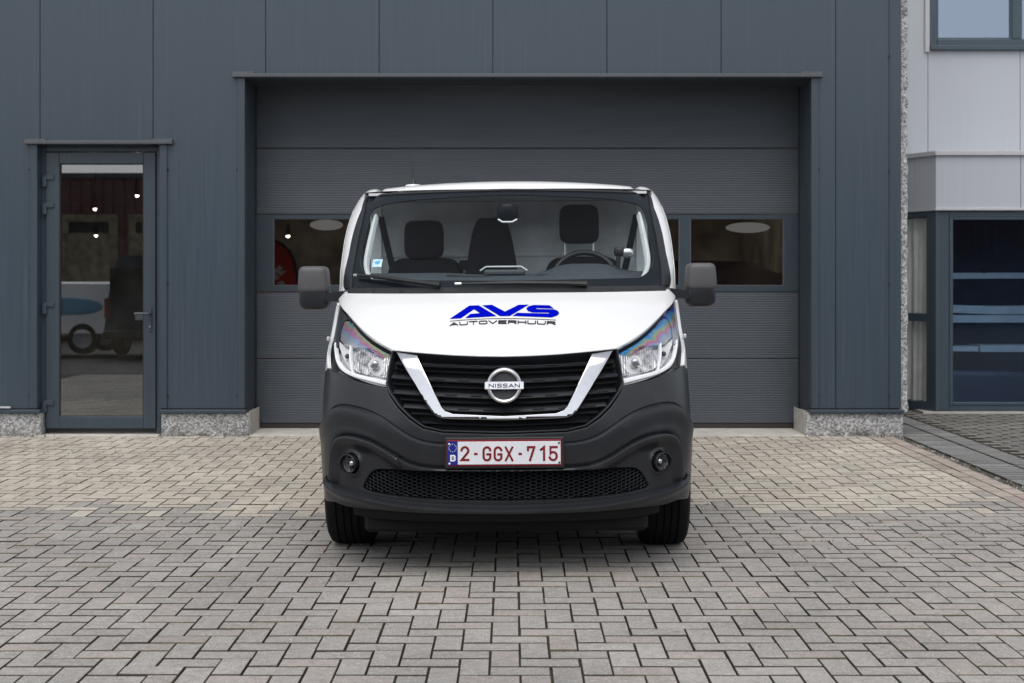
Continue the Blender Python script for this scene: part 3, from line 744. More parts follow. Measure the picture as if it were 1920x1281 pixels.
# room behind the bay glass
mb = MB().box(BX0-ox-.1, BXR-ox, 1.6, 1.7, 0, 2.3).box(BX0-ox, BXR-ox, -.85, 1.7, -.06, .004).box(BX0-ox+.02, BXR-ox, -.83, 1.7, 2.1, 2.15)
mb.build('bay_room', 'blue_room', nbld, smooth=0)
nbox('foundation', 'concrete', BX0-.13, BXR, YB+.005, YU+.3, -.06, bz(772), c=0)
sh = empty('storage_rack', (bx(1850), YB+.62, 0)); tag(sh, 'grey storage rack with long shelves behind the blue bay window', 'shelf')
YS = YB+.45; SS = F/YS; k = lambda u: (u-960)/SS-bx(1850); kz = lambda v: CAM_H-(v-VH)/SS
for (u0, u1, v0, v1, sag) in ((1780, 1990, 512, 523, .004), (1780, 1990, 572, 586, -.02), (1780, 1990, 591, 605, 0), (1838, 1990, 648, 660, 0), (1780, 1835, 650, 659, 0)):
    vs = []; fs = []; n = 14
    for i in range(n+1):
        x = k(u0)+(k(u1)-k(u0))*i/n; s_ = sag*math.sin(PI*i/n)
        vs += [(x, -.17, kz(v1)+s_), (x, -.17, kz(v0)+s_*.7), (x, .2, kz(v0)+s_*.7), (x, .2, kz(v1)+s_)]
        if i:
            b = 4*i; fs += [(b-4, b, b+1, b-3), (b-3, b+1, b+2, b-2), (b-2, b+2, b+3, b-1), (b-1, b+3, b, b-4)]
    fs += [(0, 1, 2, 3), (4*n, 4*n+1, 4*n+2, 4*n+3)]
    MB().add(vs, fs).build('shelf_board', 'shelf', sh, smooth=0)
for u in (1772, 1992): MB().box(k(u)-.02, k(u)+.02, .12, .16, .004, 2.05, c=.003).build('upright', 'blue_frame', sh)
MB().tube([(k(1845), -.18, kz(512)-.0), (k(1845), -.18, kz(505)), (k(1838), -.18, kz(503))], .012, 8).build('clamp', 'rubber', sh)
tub = MB().sell((0, 0, .22), (.55, .2, .2), .3, .3).build('storage_tub', 'tub', None, smooth=60); tub.location = (bx(1855), YB+.55, .0)
tag(tub, 'dark blue tub on the floor behind the blue bay window', 'tub')

# ------------------------------------------------------------------ across the yard, seen as reflections in the glass
hall = empty('red_hall', (0, -14, 0)); tag(hall, 'oxblood red clad hall across the yard, mirrored in the entrance door glass', 'building')
mb = MB()
for i in range(150):
    x = -22+i*.3; mb.box(x, x+.2, 0, .10, 0.2, 4.4); mb.box(x+.2, x+.3, -.03, .06, .2, 4.4)
mb.build('cladding', 'red_hall', hall, smooth=0)
MB().box(-22, 23, -8, -.04, 0, 4.35).build('hall_body', 'red_hall', hall, smooth=0)
MB().box(-22, 23, -.2, .16, 4.4, 4.55, c=.01).build('roof_edge', 'trim_dark', hall)
for x in (-12.4, -10.55, -3.2, 2.5, 8.5):
    f = MB().box(x, x+1.55, .10, .16, .05, 3.4, c=.01).build('loading_door', 'ivy', hall)
    MB().box(x+.2, x+1.3, .16, .17, 2.9, 3.2).build('pane', 'frit', f, smooth=0)
vanp = [(-2.4, .35), (-2.45, .8), (-2.2, 1.1), (-1.6, 1.3), (-.9, 1.85), (-.4, 1.95), (2.3, 1.95), (2.4, 1.6), (2.45, .35)]
car('parked_van', (-10.25, -4.6, 0), math.radians(-90), 2.4, [(y, .2+z*.66) for y, z in vanp], 1.8, 'white', [(-1.0, -.1, 1.0, 1.28)], 'small white van mirrored at the left of the entrance door glass', 'van', (-1.5, 1.5), .32)
car('parked_van', (-6.95, -5.0, 0), math.radians(4), 2.4, [(y, z*1.02) for y, z in vanp], 1.9, 'dark_blue_paint', [(-1.0, -.1, 1.1, 1.6)], 'dark blue van mirrored at the right of the entrance door glass', 'van', (-1.5, 1.5), .33)
wv = [o_ for o_ in COL.objects if o_.name.startswith('parked_van')][0]
MB().sell((-.905, 1.15, .98), (.012, .75, .17), .9, .9, 28, 10).build('side_marking', 'sticker_blue', wv); MB().sell((.905, 1.15, .98), (.012, .75, .17), .9, .9, 28, 10).build('side_marking', 'sticker_blue', wv)
tail([o_ for o_ in COL.objects if o_.name.startswith('parked_van')][-1], 1.9, 1.2, 1.75, 2.43)

# ------------------------------------------------------------------ the van
VX, VY, VYAW, ROLL = -.032, 6.63, -.0118, .0085
van = empty('delivery_van', (VX, VY, 0), VYAW)
tag(van, 'white delivery van with dark grey bumper parked before the overhead door', 'van')
cr, sr = math.cos(ROLL), math.sin(ROLL)
def rollp(p): return (p[0]*cr-(p[2]-.4)*sr, p[1], p[0]*sr+(p[2]-.4)*cr+.4)
def pchip(knots, lo=.0, hi=2.1, n=2101):
    x = np.array([k[0] for k in knots]); y = np.array([k[1] for k in knots]); h = np.diff(x); dlt = np.diff(y)/h
    m = np.zeros_like(x); m[0], m[-1] = dlt[0], dlt[-1]
    for i in range(1, len(x)-1):
        if dlt[i-1]*dlt[i] > 0:
            w1, w2 = 2*h[i]+h[i-1], h[i]+2*h[i-1]; m[i] = (w1+w2)/(w1/dlt[i-1]+w2/dlt[i])
    g_ = np.linspace(lo, hi, n); gc = np.clip(g_, x[0], x[-1]); i = np.clip(np.searchsorted(x, gc)-1, 0, len(x)-2)
    t = (gc-x[i])/h[i]; v = (2*t**3-3*t**2+1)*y[i]+(t**3-2*t**2+t)*h[i]*m[i]+(-2*t**3+3*t**2)*y[i+1]+(t**3-t**2)*h[i]*m[i+1]
    v = v+np.where(g_ > x[-1], (g_-x[-1])*m[-1], 0)+np.where(g_ < x[0], (g_-x[0])*m[0], 0)
    return lambda z: np.interp(z, g_, v)
fY0 = pchip([(.18, .13), (.25, .055), (.32, .02), (.42, .005), (.55, 0), (.70, .008), (.82, .025), (.95, .055), (1.01, .08), (1.045, .115), (1.09, .18), (1.15, .29), (1.22, .435), (1.28, .57), (1.345, .735), (1.45, .865), (1.6, 1.055), (1.75, 1.245), (1.88, 1.41), (1.92, 1.47), (1.95, 1.56), (1.975, 1.70)])
fW = pchip([(.18, .86), (.25, .885), (.35, .905), (.5, .918), (.7, .925), (.95, .917), (1.1, .915), (1.3, .926), (1.45, .934), (1.6, .932), (1.72, .922), (1.8, .905), (1.86, .884), (1.91, .855), (1.94, .825), (1.965, .77)])
fB = pchip([(.18, .50), (.5, .54), (.9, .58), (1.1, .60), (1.345, .54), (1.5, .46), (1.7, .40), (1.9, .38)])
NP = 2.5; AS = 1.3
def P(a, z):
    a = np.asarray(a, float); z = np.asarray(z, float); s = np.sign(a); q = np.abs(a)/AS
    xr = np.sin(np.clip(q, 0, 1)*PI/2); W, B = fW(z), fB(z)
    x = W*xr; y = fY0(z)+B*(1-np.power(np.clip(1-np.power(xr, NP), 0, 1), 1/NP))+np.maximum(0, np.abs(a)-AS)
    return np.stack([s*x, y, z], -1)
def N(a, z):
    e = .004; da = P(a+e, z)-P(a-e, z); dz_ = P(a, z+e)-P(a, z-e)
    n = np.cross(da, dz_); n /= np.linalg.norm(n, axis=-1, keepdims=True)+1e-12
    n = np.where((n[..., 1:2] > .25) , -n, n)
    sx_ = np.sign(n[..., 0])*np.sign(a); fl = (np.abs(a) > .9) & (sx_ < 0); n = np.where(fl[..., None], -n, n)
    return n
def a_of(x, z):
    r = min(.9999, abs(x)/float(fW(z))); return math.asin(r)*2/PI*AS
def a_of_y(y, z):
    y0, B = float(fY0(z)), float(fB(z))
    if y >= y0+B: return AS+(y-y0-B)
    r = max(0, (y-y0)/B); xr = (1-(1-r)**NP)**(1/NP); return math.asin(min(1, xr))*2/PI*AS
def px(u, v):
    """photo pixel -> (|a|, z) on the van skin"""
    dw = Vector(((u-960)/F, 1, -(v-VH)/F)); ow = Vector((0, 0, CAM_H))
    R = Matrix.Rotation(-VYAW, 3, 'Z'); o_ = R @ (ow-Vector((VX, VY, 0))); d_ = R @ dw
    def unroll(p): return (p[0]*cr+(p[2]-.4)*sr, p[1], -p[0]*sr+(p[2]-.4)*cr+.4)
    def gfun(t):
        p = unroll(o_+d_*t); z = min(max(p[2], .1), 2.0); W = float(fW(z)); r = abs(p[0])/W
        ys = 9.0 if r >= 1 else float(fY0(z))+float(fB(z))*(1-(1-r**NP)**(1/NP))
        return p[1]-ys, p
    t0 = 6.2; g0 = gfun(t0)[0]; hit = None
    for i in range(1, 141):
        t1 = 6.2+i*.02; g1 = gfun(t1)[0]
        if g0 < 0 <= g1:
            lo, hi = t0, t1
            for _ in range(25):
                mid = (lo+hi)/2
                if gfun(mid)[0] < 0: lo = mid
                else: hi = mid
            hit = gfun(hi)[1]; break
        t0, g0 = t1, g1
    if hit is None:
        best = None
        for i in range(140):
            p = gfun(6.4+i*.02)[1]; z = min(max(p[2], .1), 2.0); y_s = float(fY0(z))+float(fB(z))
            k_ = abs(p[1]-y_s*.93)
            if best is None or k_ < best[0]: best = (k_, z)
        return (AS*.97, best[1])
    return (a_of(hit[0], hit[2]), hit[2])
def pxs(lst): return [px(*p) for p in lst]
def yz(lst): return [(a_of_y(y, z), z) for y, z in lst]
def full(half):    # half outline from centre to centre -> symmetric closed loop
    return half+[(-a, z) for a, z in reversed(half)]
def resample(loop, step):
    out = []; n = len(loop)
    for i in range(n):
        p, q = np.array(loop[i]), np.array(loop[(i+1) % n]); L = np.linalg.norm(q-p)
        if L < 1e-6: continue
        k_ = max(1, int(math.ceil(L/step)))
        for j in range(k_): out.append(tuple(p+(q-p)*j/k_))
    return out
def smooth_open(pts, it=2):
    pts = [np.array(p) for p in pts]
    for _ in range(it):
        q = [pts[0]]
        for i in range(len(pts)-1): q += [pts[i]*.75+pts[i+1]*.25, pts[i]*.25+pts[i+1]*.75]
        q.append(pts[-1]); pts = q
    return [tuple(p) for p in pts]
def sdist(pts, loop, closed=True):
    L = np.array(loop); A = L; Bv = np.roll(L, -1, 0)
    if not closed: A, Bv = L[:-1], L[1:]
    d = np.full(len(pts), 9.0)
    for a_, b_ in zip(A, Bv):
        ab = b_-a_; l2 = ab@ab+1e-12; t = np.clip(((pts-a_)@ab)/l2, 0, 1); d = np.minimum(d, np.linalg.norm(pts-(a_+t[:, None]*ab), axis=1))
    return d
def inside(pts, loop):
    L = np.array(loop); x, y = pts[:, 0], pts[:, 1]; r = np.zeros(len(pts), bool)
    for (x1, y1), (x2, y2) in zip(L, np.roll(L, -1, 0)):
        c = (y1 > y) != (y2 > y)
        with np.errstate(divide='ignore', invalid='ignore'): xi = (x2-x1)*(y-y1)/(y2-y1+1e-15)+x1
        r ^= c & (x < xi)
    return r
def ss(e0, e1, x): t = np.clip((x-e0)/(e1-e0), 0, 1); return t*t*(3-2*t)
def patch(name, loops, mat, parent, off=0.0, res=.02, skirt=.012, roll=.0, disp=None, smooth=40, feats=None):
    if isinstance(loops[0][0], (int, float, np.floating)): loops = [loops]
    lps = [resample(l, res*.8) for l in loops]; pts = [p for l in lps for p in l]; edges = []; b = 0
    for l in lps: edges += [(b+i, b+(i+1) % len(l)) for i in range(len(l))]; b += len(l)
    allp = np.array(pts); lo, hi = allp.min(0), allp.max(0); gx = np.arange(lo[0], hi[0], res); gy = np.arange(lo[1], hi[1], res*.87)
    G = np.array([(x+(j % 2)*res/2, y) for j, y in enumerate(gy) for x in gx]); G = G.reshape(-1, 2)
    def ins(Q):
        r = inside(Q, lps[0])
        for h in lps[1:]: r &= ~inside(Q, h)
        return r
    def dist(Q):
        d = np.full(len(Q), 9.)
        for l in lps: d = np.minimum(d, sdist(Q, l))
        return d
    if len(G):
        G = G[ins(G)]
        if len(G): G = G[dist(G) > max(res*.5, roll*1.2)]
    extra = [tuple(p) for p in G]
    if feats:
        for line, offs in feats:
            for mline in (list(line)+mir(list(reversed(line)))[1:],):
                L = np.array(resample(mline, .011)[:-1]); L = L[np.linalg.norm(L-np.array(mline[0]), axis=1) >= 0]
                # resample() closes the loop: keep only the open run
                keep = sdist(L, mline, False) < 1e-6; L = L[keep]
                if len(extra):
                    E = np.array(extra); extra = [tuple(p) for p in E[sdist(E, L, False) > max(abs(o) for o in offs)+.004]]
                T = np.gradient(L, axis=0); T /= np.linalg.norm(T, axis=1, keepdims=True)+1e-9; NN = np.stack([-T[:, 1], T[:, 0]], 1)
                for o in offs:
                    Q = L+NN*o; dd = sdist(Q, L, False); ok = ins(Q) & (dist(Q) > .004) & (dd > abs(o)*.9)
                    extra += [tuple(p) for p in Q[ok]]
    if roll:
        for l in lps:
            L = np.array(l); T = np.roll(L, -1, 0)-np.roll(L, 1, 0); T /= np.linalg.norm(T, axis=1, keepdims=True)+1e-9; NN = np.stack([-T[:, 1], T[:, 0]], 1)
            for e in (roll*.4, roll):
                for sg in (1, -1):
                    Q = L+NN*e*sg; ok = ins(Q) & (dist(Q) > e*.85); extra += [tuple(p) for p in Q[ok]]
    allp = [Vector(p) for p in pts]+[Vector(p) for p in extra]
    r = delaunay_2d_cdt(allp, edges, [], 0, 1e-6)
    Vv = np.array([(p.x, p.y) for p in r[0]]); T = np.array([f for f in r[2] if len(f) == 3]); C = Vv[T].mean(1); T = T[ins(C)]
    d = dist(Vv); o_ = np.full(len(Vv), float(off))
    if disp is not None: o_ = o_+disp(Vv[:, 0], Vv[:, 1])
    if roll: k_ = np.clip(1-d/roll, 0, 1); o_ = o_-roll*.8*(1-np.sqrt(np.clip(1-k_**2, 0, 1)))
    n3 = N(Vv[:, 0], Vv[:, 1]); p3 = P(Vv[:, 0], Vv[:, 1])+n3*o_[:, None]
    fn = np.cross(p3[T[:, 1]]-p3[T[:, 0]], p3[T[:, 2]]-p3[T[:, 0]]); flip = (fn*n3[T[:, 0]]).sum(1) < 0; T[flip] = T[flip][:, ::-1]
    faces = [tuple(int(i) for i in t) for t in T]; verts = [rollp(p) for p in p3]
    if skirt:
        cnt = {}
        for t in faces:
            for i in range(3): e = (t[i], t[(i+1) % 3]); cnt[tuple(sorted(e))] = None if tuple(sorted(e)) in cnt else e
        bnd = [e for e in cnt.values() if e]; mp = {}
        for e in bnd:
            for i in e:
                if i not in mp: mp[i] = len(verts); verts.append(rollp(p3[i]-n3[i]*skirt))
        faces += [(e[1], e[0], mp[e[0]], mp[e[1]]) for e in bnd]
    me = bpy.data.meshes.new(name); me.from_pydata(verts, [], faces); me.materials.append(M[mat])
    me.polygons.foreach_set('use_smooth', [True]*len(me.polygons)); me.set_sharp_from_angle(angle=math.radians(smooth)); me.update()
    o = bpy.data.objects.new(name, me); COL.objects.link(o); o.parent = parent; return o
def surf(a, z, off=0): 
    a = np.array([a]); z = np.array([z]); return tuple((P(a, z)+N(a, z)*off)[0])
def vbuild(mb, name, mat, parent, smooth=35): return mb.build(name, mat, parent, smooth, xf=rollp)
def mir(loop): return [(-a, z) for a, z in loop]

# --- outlines traced on the skin
HEAD = pxs([(632, 562), (650, 590), (664, 606), (680, 622), (696, 635), (712, 645), (734, 656.5), (732, 672), (728, 697), (721.5, 723.5), (706, 721), (690, 717.5), (668, 711.5), (648, 704), (630, 696), (616.5, 688), (615.5, 668), (617, 640), (619, 615), (623, 590)])
hood_front = pxs([(947, 667.5), (900, 667), (850, 665), (800, 661.5), (760, 658), (736, 655.5)])
head_top = pxs([(713.5, 643.5), (697.5, 633.5), (681.5, 620.5), (665.5, 604.5), (651.5, 588.5), (634, 561)])
cowl = [(a_of(x, 1.343), 1.343) for x in (.868, .7, .5, .25, 0)]
HOOD = full(list(reversed([(0.0, hood_front[0][1])]+hood_front[1:]+head_top+cowl[:-1]+[(0.0, 1.343)])))
patch('hood', HOOD, 'white', van, 0, .022, .014, .006)
# --- dark inner shell so panel gaps read black
shell_half = [(0, .27), (a_of(.80, .27), .27), (AS*.99, .30), (AS, .9), (AS*.985, 1.25), (a_of(.86, 1.335), 1.335), (0, 1.335)]
patch('inner_shell', full(list(shell_half)), 'void', van, -.085, .05, 0)

# --- fenders with the windscreen pillars
head_out = pxs([(615, 690), (614, 668), (615.5, 640), (617.5, 615), (621.5, 590), (631, 560)])
scr_out = pxs([(645.5, 543), (644.5, 530), (647.5, 507), (653.7, 480), (662.5, 437.5), (670, 415), (677.5, 395), (684, 372), (688, 358)])
arch = lambda cy, r, t0, t1, n=14: [(cy+r*math.cos(t0+(t1-t0)*i/n), .335+r*math.sin(t0+(t1-t0)*i/n)) for i in range(n+1)]
WB0, WB1 = .945, 4.04
fend_side = yz([(1.95, 1.925), (2.25, 1.925), (2.25, 1.895), (1.80, 1.885), (1.60, 1.80), (1.35, 1.58), (1.12, 1.345), (1.06, 1.25), (1.05, .85)]+arch(WB0, .41, math.radians(72), math.radians(125)))
bump_top = yz([(.70, .80), (.69, .93)])
FEND = head_out+scr_out+fend_side+bump_top
DOOR = yz([(1.058, .40), (1.058, .85), (1.068, 1.25), (1.128, 1.34), (1.358, 1.573), (1.608, 1.793), (1.805, 1.878), (2.16, 1.885), (2.16, .40)])
DWIN = yz([(1.25, 1.37), (1.40, 1.535), (1.62, 1.745), (1.80, 1.825), (2.05, 1.835), (2.08, 1.37)])
REAR = yz([(2.168, .40), (2.168, 1.888), (2.256, 1.89), (2.256, 1.925), (4.95, 1.925), (4.95, .42)]+arch(WB1, .41, math.radians(5), math.radians(175), 20)+[(3.6, .40)])
for s in (1, -1):
    mm = (lambda l: l) if s > 0 else mir
    patch('fender', mm(FEND), 'white', van, 0, .03, .014, .004)
    dr = patch('front_door', [mm(DOOR), mm(DWIN)], 'white', van, 0, .05, .014, .004)
    patch('side_window', mm(DWIN), 'side_glass', dr, -.008, .06, 0)
    p = surf(a_of_y(2.06, 1.12), 1.12, .02)
    vbuild(MB().sell((s*p[0], p[1], p[2]), (.022, .09, .018), .5, .5, 16, 10), 'door_handle', 'bumper', dr)
    patch('side_panel', mm(REAR), 'white', van, 0, .08, .014, .004)
    patch('side_moulding', mm(yz([(2.2, .42), (2.2, .58), (3.55, .58), (3.6, .42)])), 'bumper', van, .012, .08, .012, .004)
    # side repeater
    q = surf(a_of_y(.72, 1.10), 1.10, .004)
    vbuild(MB().sell((s*(q[0]+.004), q[1], q[2]), (.008, .022, .012), .6, .6, 12, 8), 'side_repeater', 'lamp_grey', van)
# tail: two rear doors, lamps, bumper
zz = np.linspace(.42, 1.93, 20)
for s in (1, -1):
    vs = [(s*.004, 4.965, z) for z in zz]+[(s*float(fW(z))*.985, 4.965-.02, z) for z in zz]
    fs = [(i, i+1, 21+i, 20+i) for i in range(19)]
    vbuild(MB().add(vs, fs), 'rear_door', 'white', van)
    vbuild(MB().box(s*.80-.05, s*.80+.05, 4.955, 4.985, .95, 1.45, c=.01), 'tail_lamp', 'plate_red', van)
vbuild(MB().box(-.9, .9, 4.93, 5.04, .30, .46, c=.03), 'rear_bumper', 'bumper', van)
# roof
def roof_y(x): 
    a = a_of(x, 1.912); return float(P(np.array([a]), np.array([1.912]))[0, 1])
nxr, nyr = 140, 60; vs = []; fs = []; W0 = float(fW(1.912))
for i in range(nxr+1):
    t = -1+2*i/nxr; x = W0*.998*t; ax = abs(x); yf = roof_y(x)+.001
    crown = .058-.030*(ax/.70)**2 if ax < .70 else .028
    groove = math.exp(-((ax-.742)/.016)**2)*.024; edge = 0 if ax < .78 else .020*((ax-.78)/(W0-.78))**3
    for j in range(nyr+1):
        tt = j/nyr; y = yf+(4.97-yf)*tt**2.2; g_ = 1-math.exp(-((y-yf)/.075)) ; g2 = 1-math.exp(-((y-yf)/.03))
        z = 1.9125+crown*(.35*g2+.65*g_)-groove*g2-edge*g2
        vs.append((x, y, z))
for i in range(nxr):
    for j in range(nyr): a = i*(nyr+1)+j; fs.append((a, a+1, a+nyr+2, a+nyr+1))
roof = vbuild(MB().add(vs, fs), 'roof', 'white', van, 60)
an = vbuild(MB().sell((-.575, 1.98, 1.965), (.05, .07, .012), .7, .8, 16, 8), 'aerial_base', 'white', roof)
aer = vbuild(MB().lathe([(1.967, .026), (1.98, .022), (2.0, .011), (2.02, .006), (2.02, 0)], 14, 'z', (-.575, 1.98, 0)).tube([(-.575, 1.98, 2.0), (-.60, 2.02, 2.16), (-.615, 2.05, 2.27)], [.0035, .0025, .0018], 6), 'aerial', 'black', van)

# --- windscreen, frit border, trims
hdr = pxs([(690, 367.5), (725, 364.5), (790, 361), (850, 358.7), (900, 357)])
zc = hdr[-1][1]+.002
cl = [(0, 1.347)]+[(a_of(x, 1.347), 1.347) for x in (.25, .5, .7, .85)]
scr_in = [(a-.003, z) for a, z in pxs([(646.5, 541), (646, 530), (649, 507), (655.5, 480), (664.5, 437.5), (679.5, 395), (689, 368.5)])]
SCREEN = full(cl+scr_in+hdr[1:]+[(0, zc)])
clear = smooth_open(pxs([(900, 365.5), (850, 368.7), (790, 372.5), (740, 377.5), (704, 387), (695, 397), (688, 425), (680, 455), (674, 482), (676, 500), (684, 514), (700, 524)]), 2)
CLEAR = full([(0, clear[0][1]+.0015)]+clear+[(0, px(947, 525)[1])])
patch('windscreen', SCREEN, 'screen_glass', van, 0, .04, 0)
patch('windscreen_border', [SCREEN, CLEAR], 'frit', van, -.005, .03, .006)
pt_o = pxs([(646, 542), (645, 530), (648.2, 507), (654.5, 480), (663.2, 437.5), (678.2, 395), (685.5, 371), (688, 365)])
pt_i = pxs([(690.5, 368), (684.5, 397), (678, 425), (671, 455), (666.5, 480), (662, 507), (660.5, 541)])
for s in (1, -1): patch('pillar_trim', (pt_o+pt_i if s > 0 else mir(pt_o+pt_i)), 'pillar_trim', van, .006, .02, .012, .004)
patch('cowl', full([(0, 1.330), (a_of(.5, 1.33), 1.33), (a_of(.85, 1.332), 1.332), (a_of(.85, 1.358), 1.358), (a_of(.5, 1.358), 1.358), (0, 1.358)]), 'black', van, .003, .03, .02)
patch('header_seal', full([(0, zc-.004)]+[(a, z-.004) for a, z in reversed(hdr)]+[(a, z+.006) for a, z in hdr]+[(0, zc+.006)]), 'black', van, .001, .03, .01)
# wipers
def onskin(u, v, off, side):
    a, z = px(u, v); p = surf(a, z, off); return (p[0]*side, p[1], p[2])
w1 = [onskin(u, v, .022, -1) for u, v in ((669, 520), (700, 523), (735, 527.5), (770, 533), (800, 537.5), (826, 541))]
wi = vbuild(MB().tube(w1[:4], [.006, .009, .011, .010], 8), 'wiper', 'black', van)
vbuild(MB().tube(w1[2:], [.013, .011, .011, .016], 8), 'wiper_arm', 'black', wi)
vbuild(MB().tube([w1[0], tuple(np.array(w1[0])*.8+np.array(w1[1])*.2)], .0085, 8), 'blade_tip', 'chrome_soft', wi)
w2 = [(x, *surf(a_of(x, 1.359+dz2), 1.359+dz2, .02)[1:]) for x, dz2 in ((-.265, .004), (-.10, .005), (.08, .006), (.30, .002), (.42, -.003))]
wi = vbuild(MB().tube(w2[:3], [.005, .007, .009], 8), 'wiper', 'black', van)
vbuild(MB().tube(w2[1:], [.010, .012, .012, .016], 8), 'wiper_arm', 'black', wi)
vbuild(MB().tube([w2[0], tuple(np.array(w2[0])*.8+np.array(w2[1])*.2)], .0075, 8), 'blade_tip', 'chrome_soft', wi)

# --- upper grille
GR = pxs([(830, 806.5), (796, 799), (772, 782), (751, 761), (734, 737), (727, 721), (729, 700), (737, 659.5)])
gtop = pxs([(760, 661.5), (800, 665), (850, 668.5), (900, 670.5)])
GRL = full([(0, px(947, 809.5)[1])]+GR+gtop+[(0, px(947, 671)[1])])
gr_ = patch('grille', GRL, 'void', van, -.055, .03, 0)
rim_o = full([(0, px(947, 812.5)[1])]+pxs([(830, 809.5), (794, 801.5), (769, 784), (748, 763), (731, 739), (723.5, 724), (726.5, 700), (735, 658.5)])+pxs([(760, 660), (800, 663.5), (850, 667), (900, 669)])+[(0, px(947, 669.5)[1])])
patch('grille_surround', [rim_o, GRL], 'slat', gr_, .004, .012, .06, .002)
gpoly = [(947, 809), (830, 806), (796, 798.5), (772, 781.5), (752, 761), (735, 737), (728, 721), (730, 700), (737.5, 661), (800, 666), (947, 672)]
gp_np = np.array(gpoly+[(2*947-u, v) for u, v in reversed(gpoly[1:-1])], float)
def slat(vc, h, thick, slots=None):
    us = np.linspace(724, 947, 60); row = []
    for u in us:
        v = vc-9.0*(abs(u-947)/210)**1.6
        if inside(np.array([[u, v-h]]), gp_np)[0] and inside(np.array([[u, v+h*.6]]), gp_np)[0]:
            a0, z0 = px(u, v-h); a1, z1 = px(u, v+h); row.append((a0, z0, a1, z1))
    if len(row) < 4: return
    row = [r for r in row]; row = [(-r[0], r[1], -r[2], r[3]) for r in row]+[(r[0], r[1], r[2], r[3]) for r in reversed(row[:-1])]
    vs = []; fs = []; prof = ((0, -.036-thick), (0, -.030), (.85, -.012), (1, -.016), (1, -.045))
    for (a0, z0, a1, z1) in row:
        for (t, o_) in prof: vs.append(surf(a0+(a1-a0)*t, z0+(z1-z0)*t, o_))
    n = len(prof)
    for i in range(len(row)-1):
        for k_ in range(n-1): b = i*n+k_; fs.append((b, b+n, b+n+1, b+1))
    sl = vbuild(MB().add(vs, fs), 'slat', 'slat', gr_, 40)
    if slots:
        mb = MB()
        for c in slots:
            u0, u1 = 947+c-12, 947+c+12; vv = []
            for uu, vo in ((u0+2, -h*.35), (u1, -h*.35), (u1-2, h*.25), (u0, h*.25)):
                v = vc-9.0*(abs(uu-947)/210)**1.6+vo
                m = 947-abs(uu-947); a, z = px(m, v); a = a*(1 if uu > 947 else -1)
                vv.append(surf(a, z, -.0175-.006*(0 if vo < 0 else -1)))
            if all(inside(np.array([[947+c+d_, vc]]), gp_np)[0] for d_ in (-14, 14)): mb.add(vv, [(0, 1, 2, 3)])
        if mb.v: tag(vbuild(mb, 'slot', 'void', sl), kind='stuff')
for i, vc in enumerate((685, 713.5, 742.5, 768)): slat(vc, 5.0, .01, [(-150+i % 2*24)+48*k_ for k_ in range(8)])
for vc in (698.5, 727.5, 756): slat(vc, 1.8, .01)
for vc in (781, 797): slat(vc, 2.5, .01)
# chrome V
CH = pxs([(848, 786.3), (830, 785), (819, 781), (810, 773), (803, 762), (780, 722), (760, 690), (744, 662.5), (764, 665.5), (783, 668.5), (800, 704), (817, 740), (829, 764), (836, 771.5), (850, 776.5)])
CHL = full([(0, px(947, 788.5)[1])]+CH+[(0, px(947, 780.5)[1])])
patch('grille_trim', CHL, 'chrome', gr_, .010, .010, .03, .004)
# emblem
ea, ez = 0.0, px(947, 722)[1]; ey = float(fY0(ez)); R0 = 33.5*6.66/F
bd = empty('badge'); bd.parent = van
lean = lambda p: rollp((p[0], p[1]+(p[2]-ez)*.22, p[2]))
ring = MB(); prof = [(-.006, R0-.022), (-.016, R0-.019), (-.020, R0-.011), (-.016, R0-.003), (-.006, R0), (.004, R0-.004), (.004, R0-.018)]
ring.lathe(prof, 64, 'y', (0, ey-.012, ez), close=True).build('ring', 'chrome_soft', bd, 50, xf=lean)
bw, bh = 36.5*6.66/F, 7.2*6.66/F
MB().box(-bw, bw, ey-.037, ey-.018, ez-bh, ez+bh, c=.003).build('bar', 'chrome_soft', bd, 30, xf=lean)
MB().lathe([(.0, 0), (.0, R0-.01), (.02, R0-.01)], 48, 'y', (0, ey-.004, ez)).build('badge_back', 'slat', bd, 40, xf=lean)
def text_mesh(body, offset=0.0, res=3):
    cu = bpy.data.curves.new('lettering', 'FONT'); cu.body = body; cu.offset = offset; cu.resolution_u = res; cu.align_x = 'LEFT'
    o = bpy.data.objects.new('lettering', cu); COL.objects.link(o); bpy.context.view_layer.update()
    dg = bpy.context.evaluated_depsgraph_get(); me = bpy.data.meshes.new_from_object(o.evaluated_get(dg))
    v = np.array([x.co[:] for x in me.vertices]); f = [tuple(p.vertices) for p in me.polygons]
    bpy.data.objects.remove(o); bpy.data.curves.remove(cu); bpy.data.meshes.remove(me)
    lo, hi = v[:, :2].min(0), v[:, :2].max(0); return (v[:, :2]-lo)/(hi-lo), f
def arc(cx, cy, rx, ry, a0, a1, n=10): return [(cx+rx*math.cos(math.radians(a0+(a1-a0)*k/n)), cy+ry*math.sin(math.radians(a0+(a1-a0)*k/n))) for k in range(n+1)]
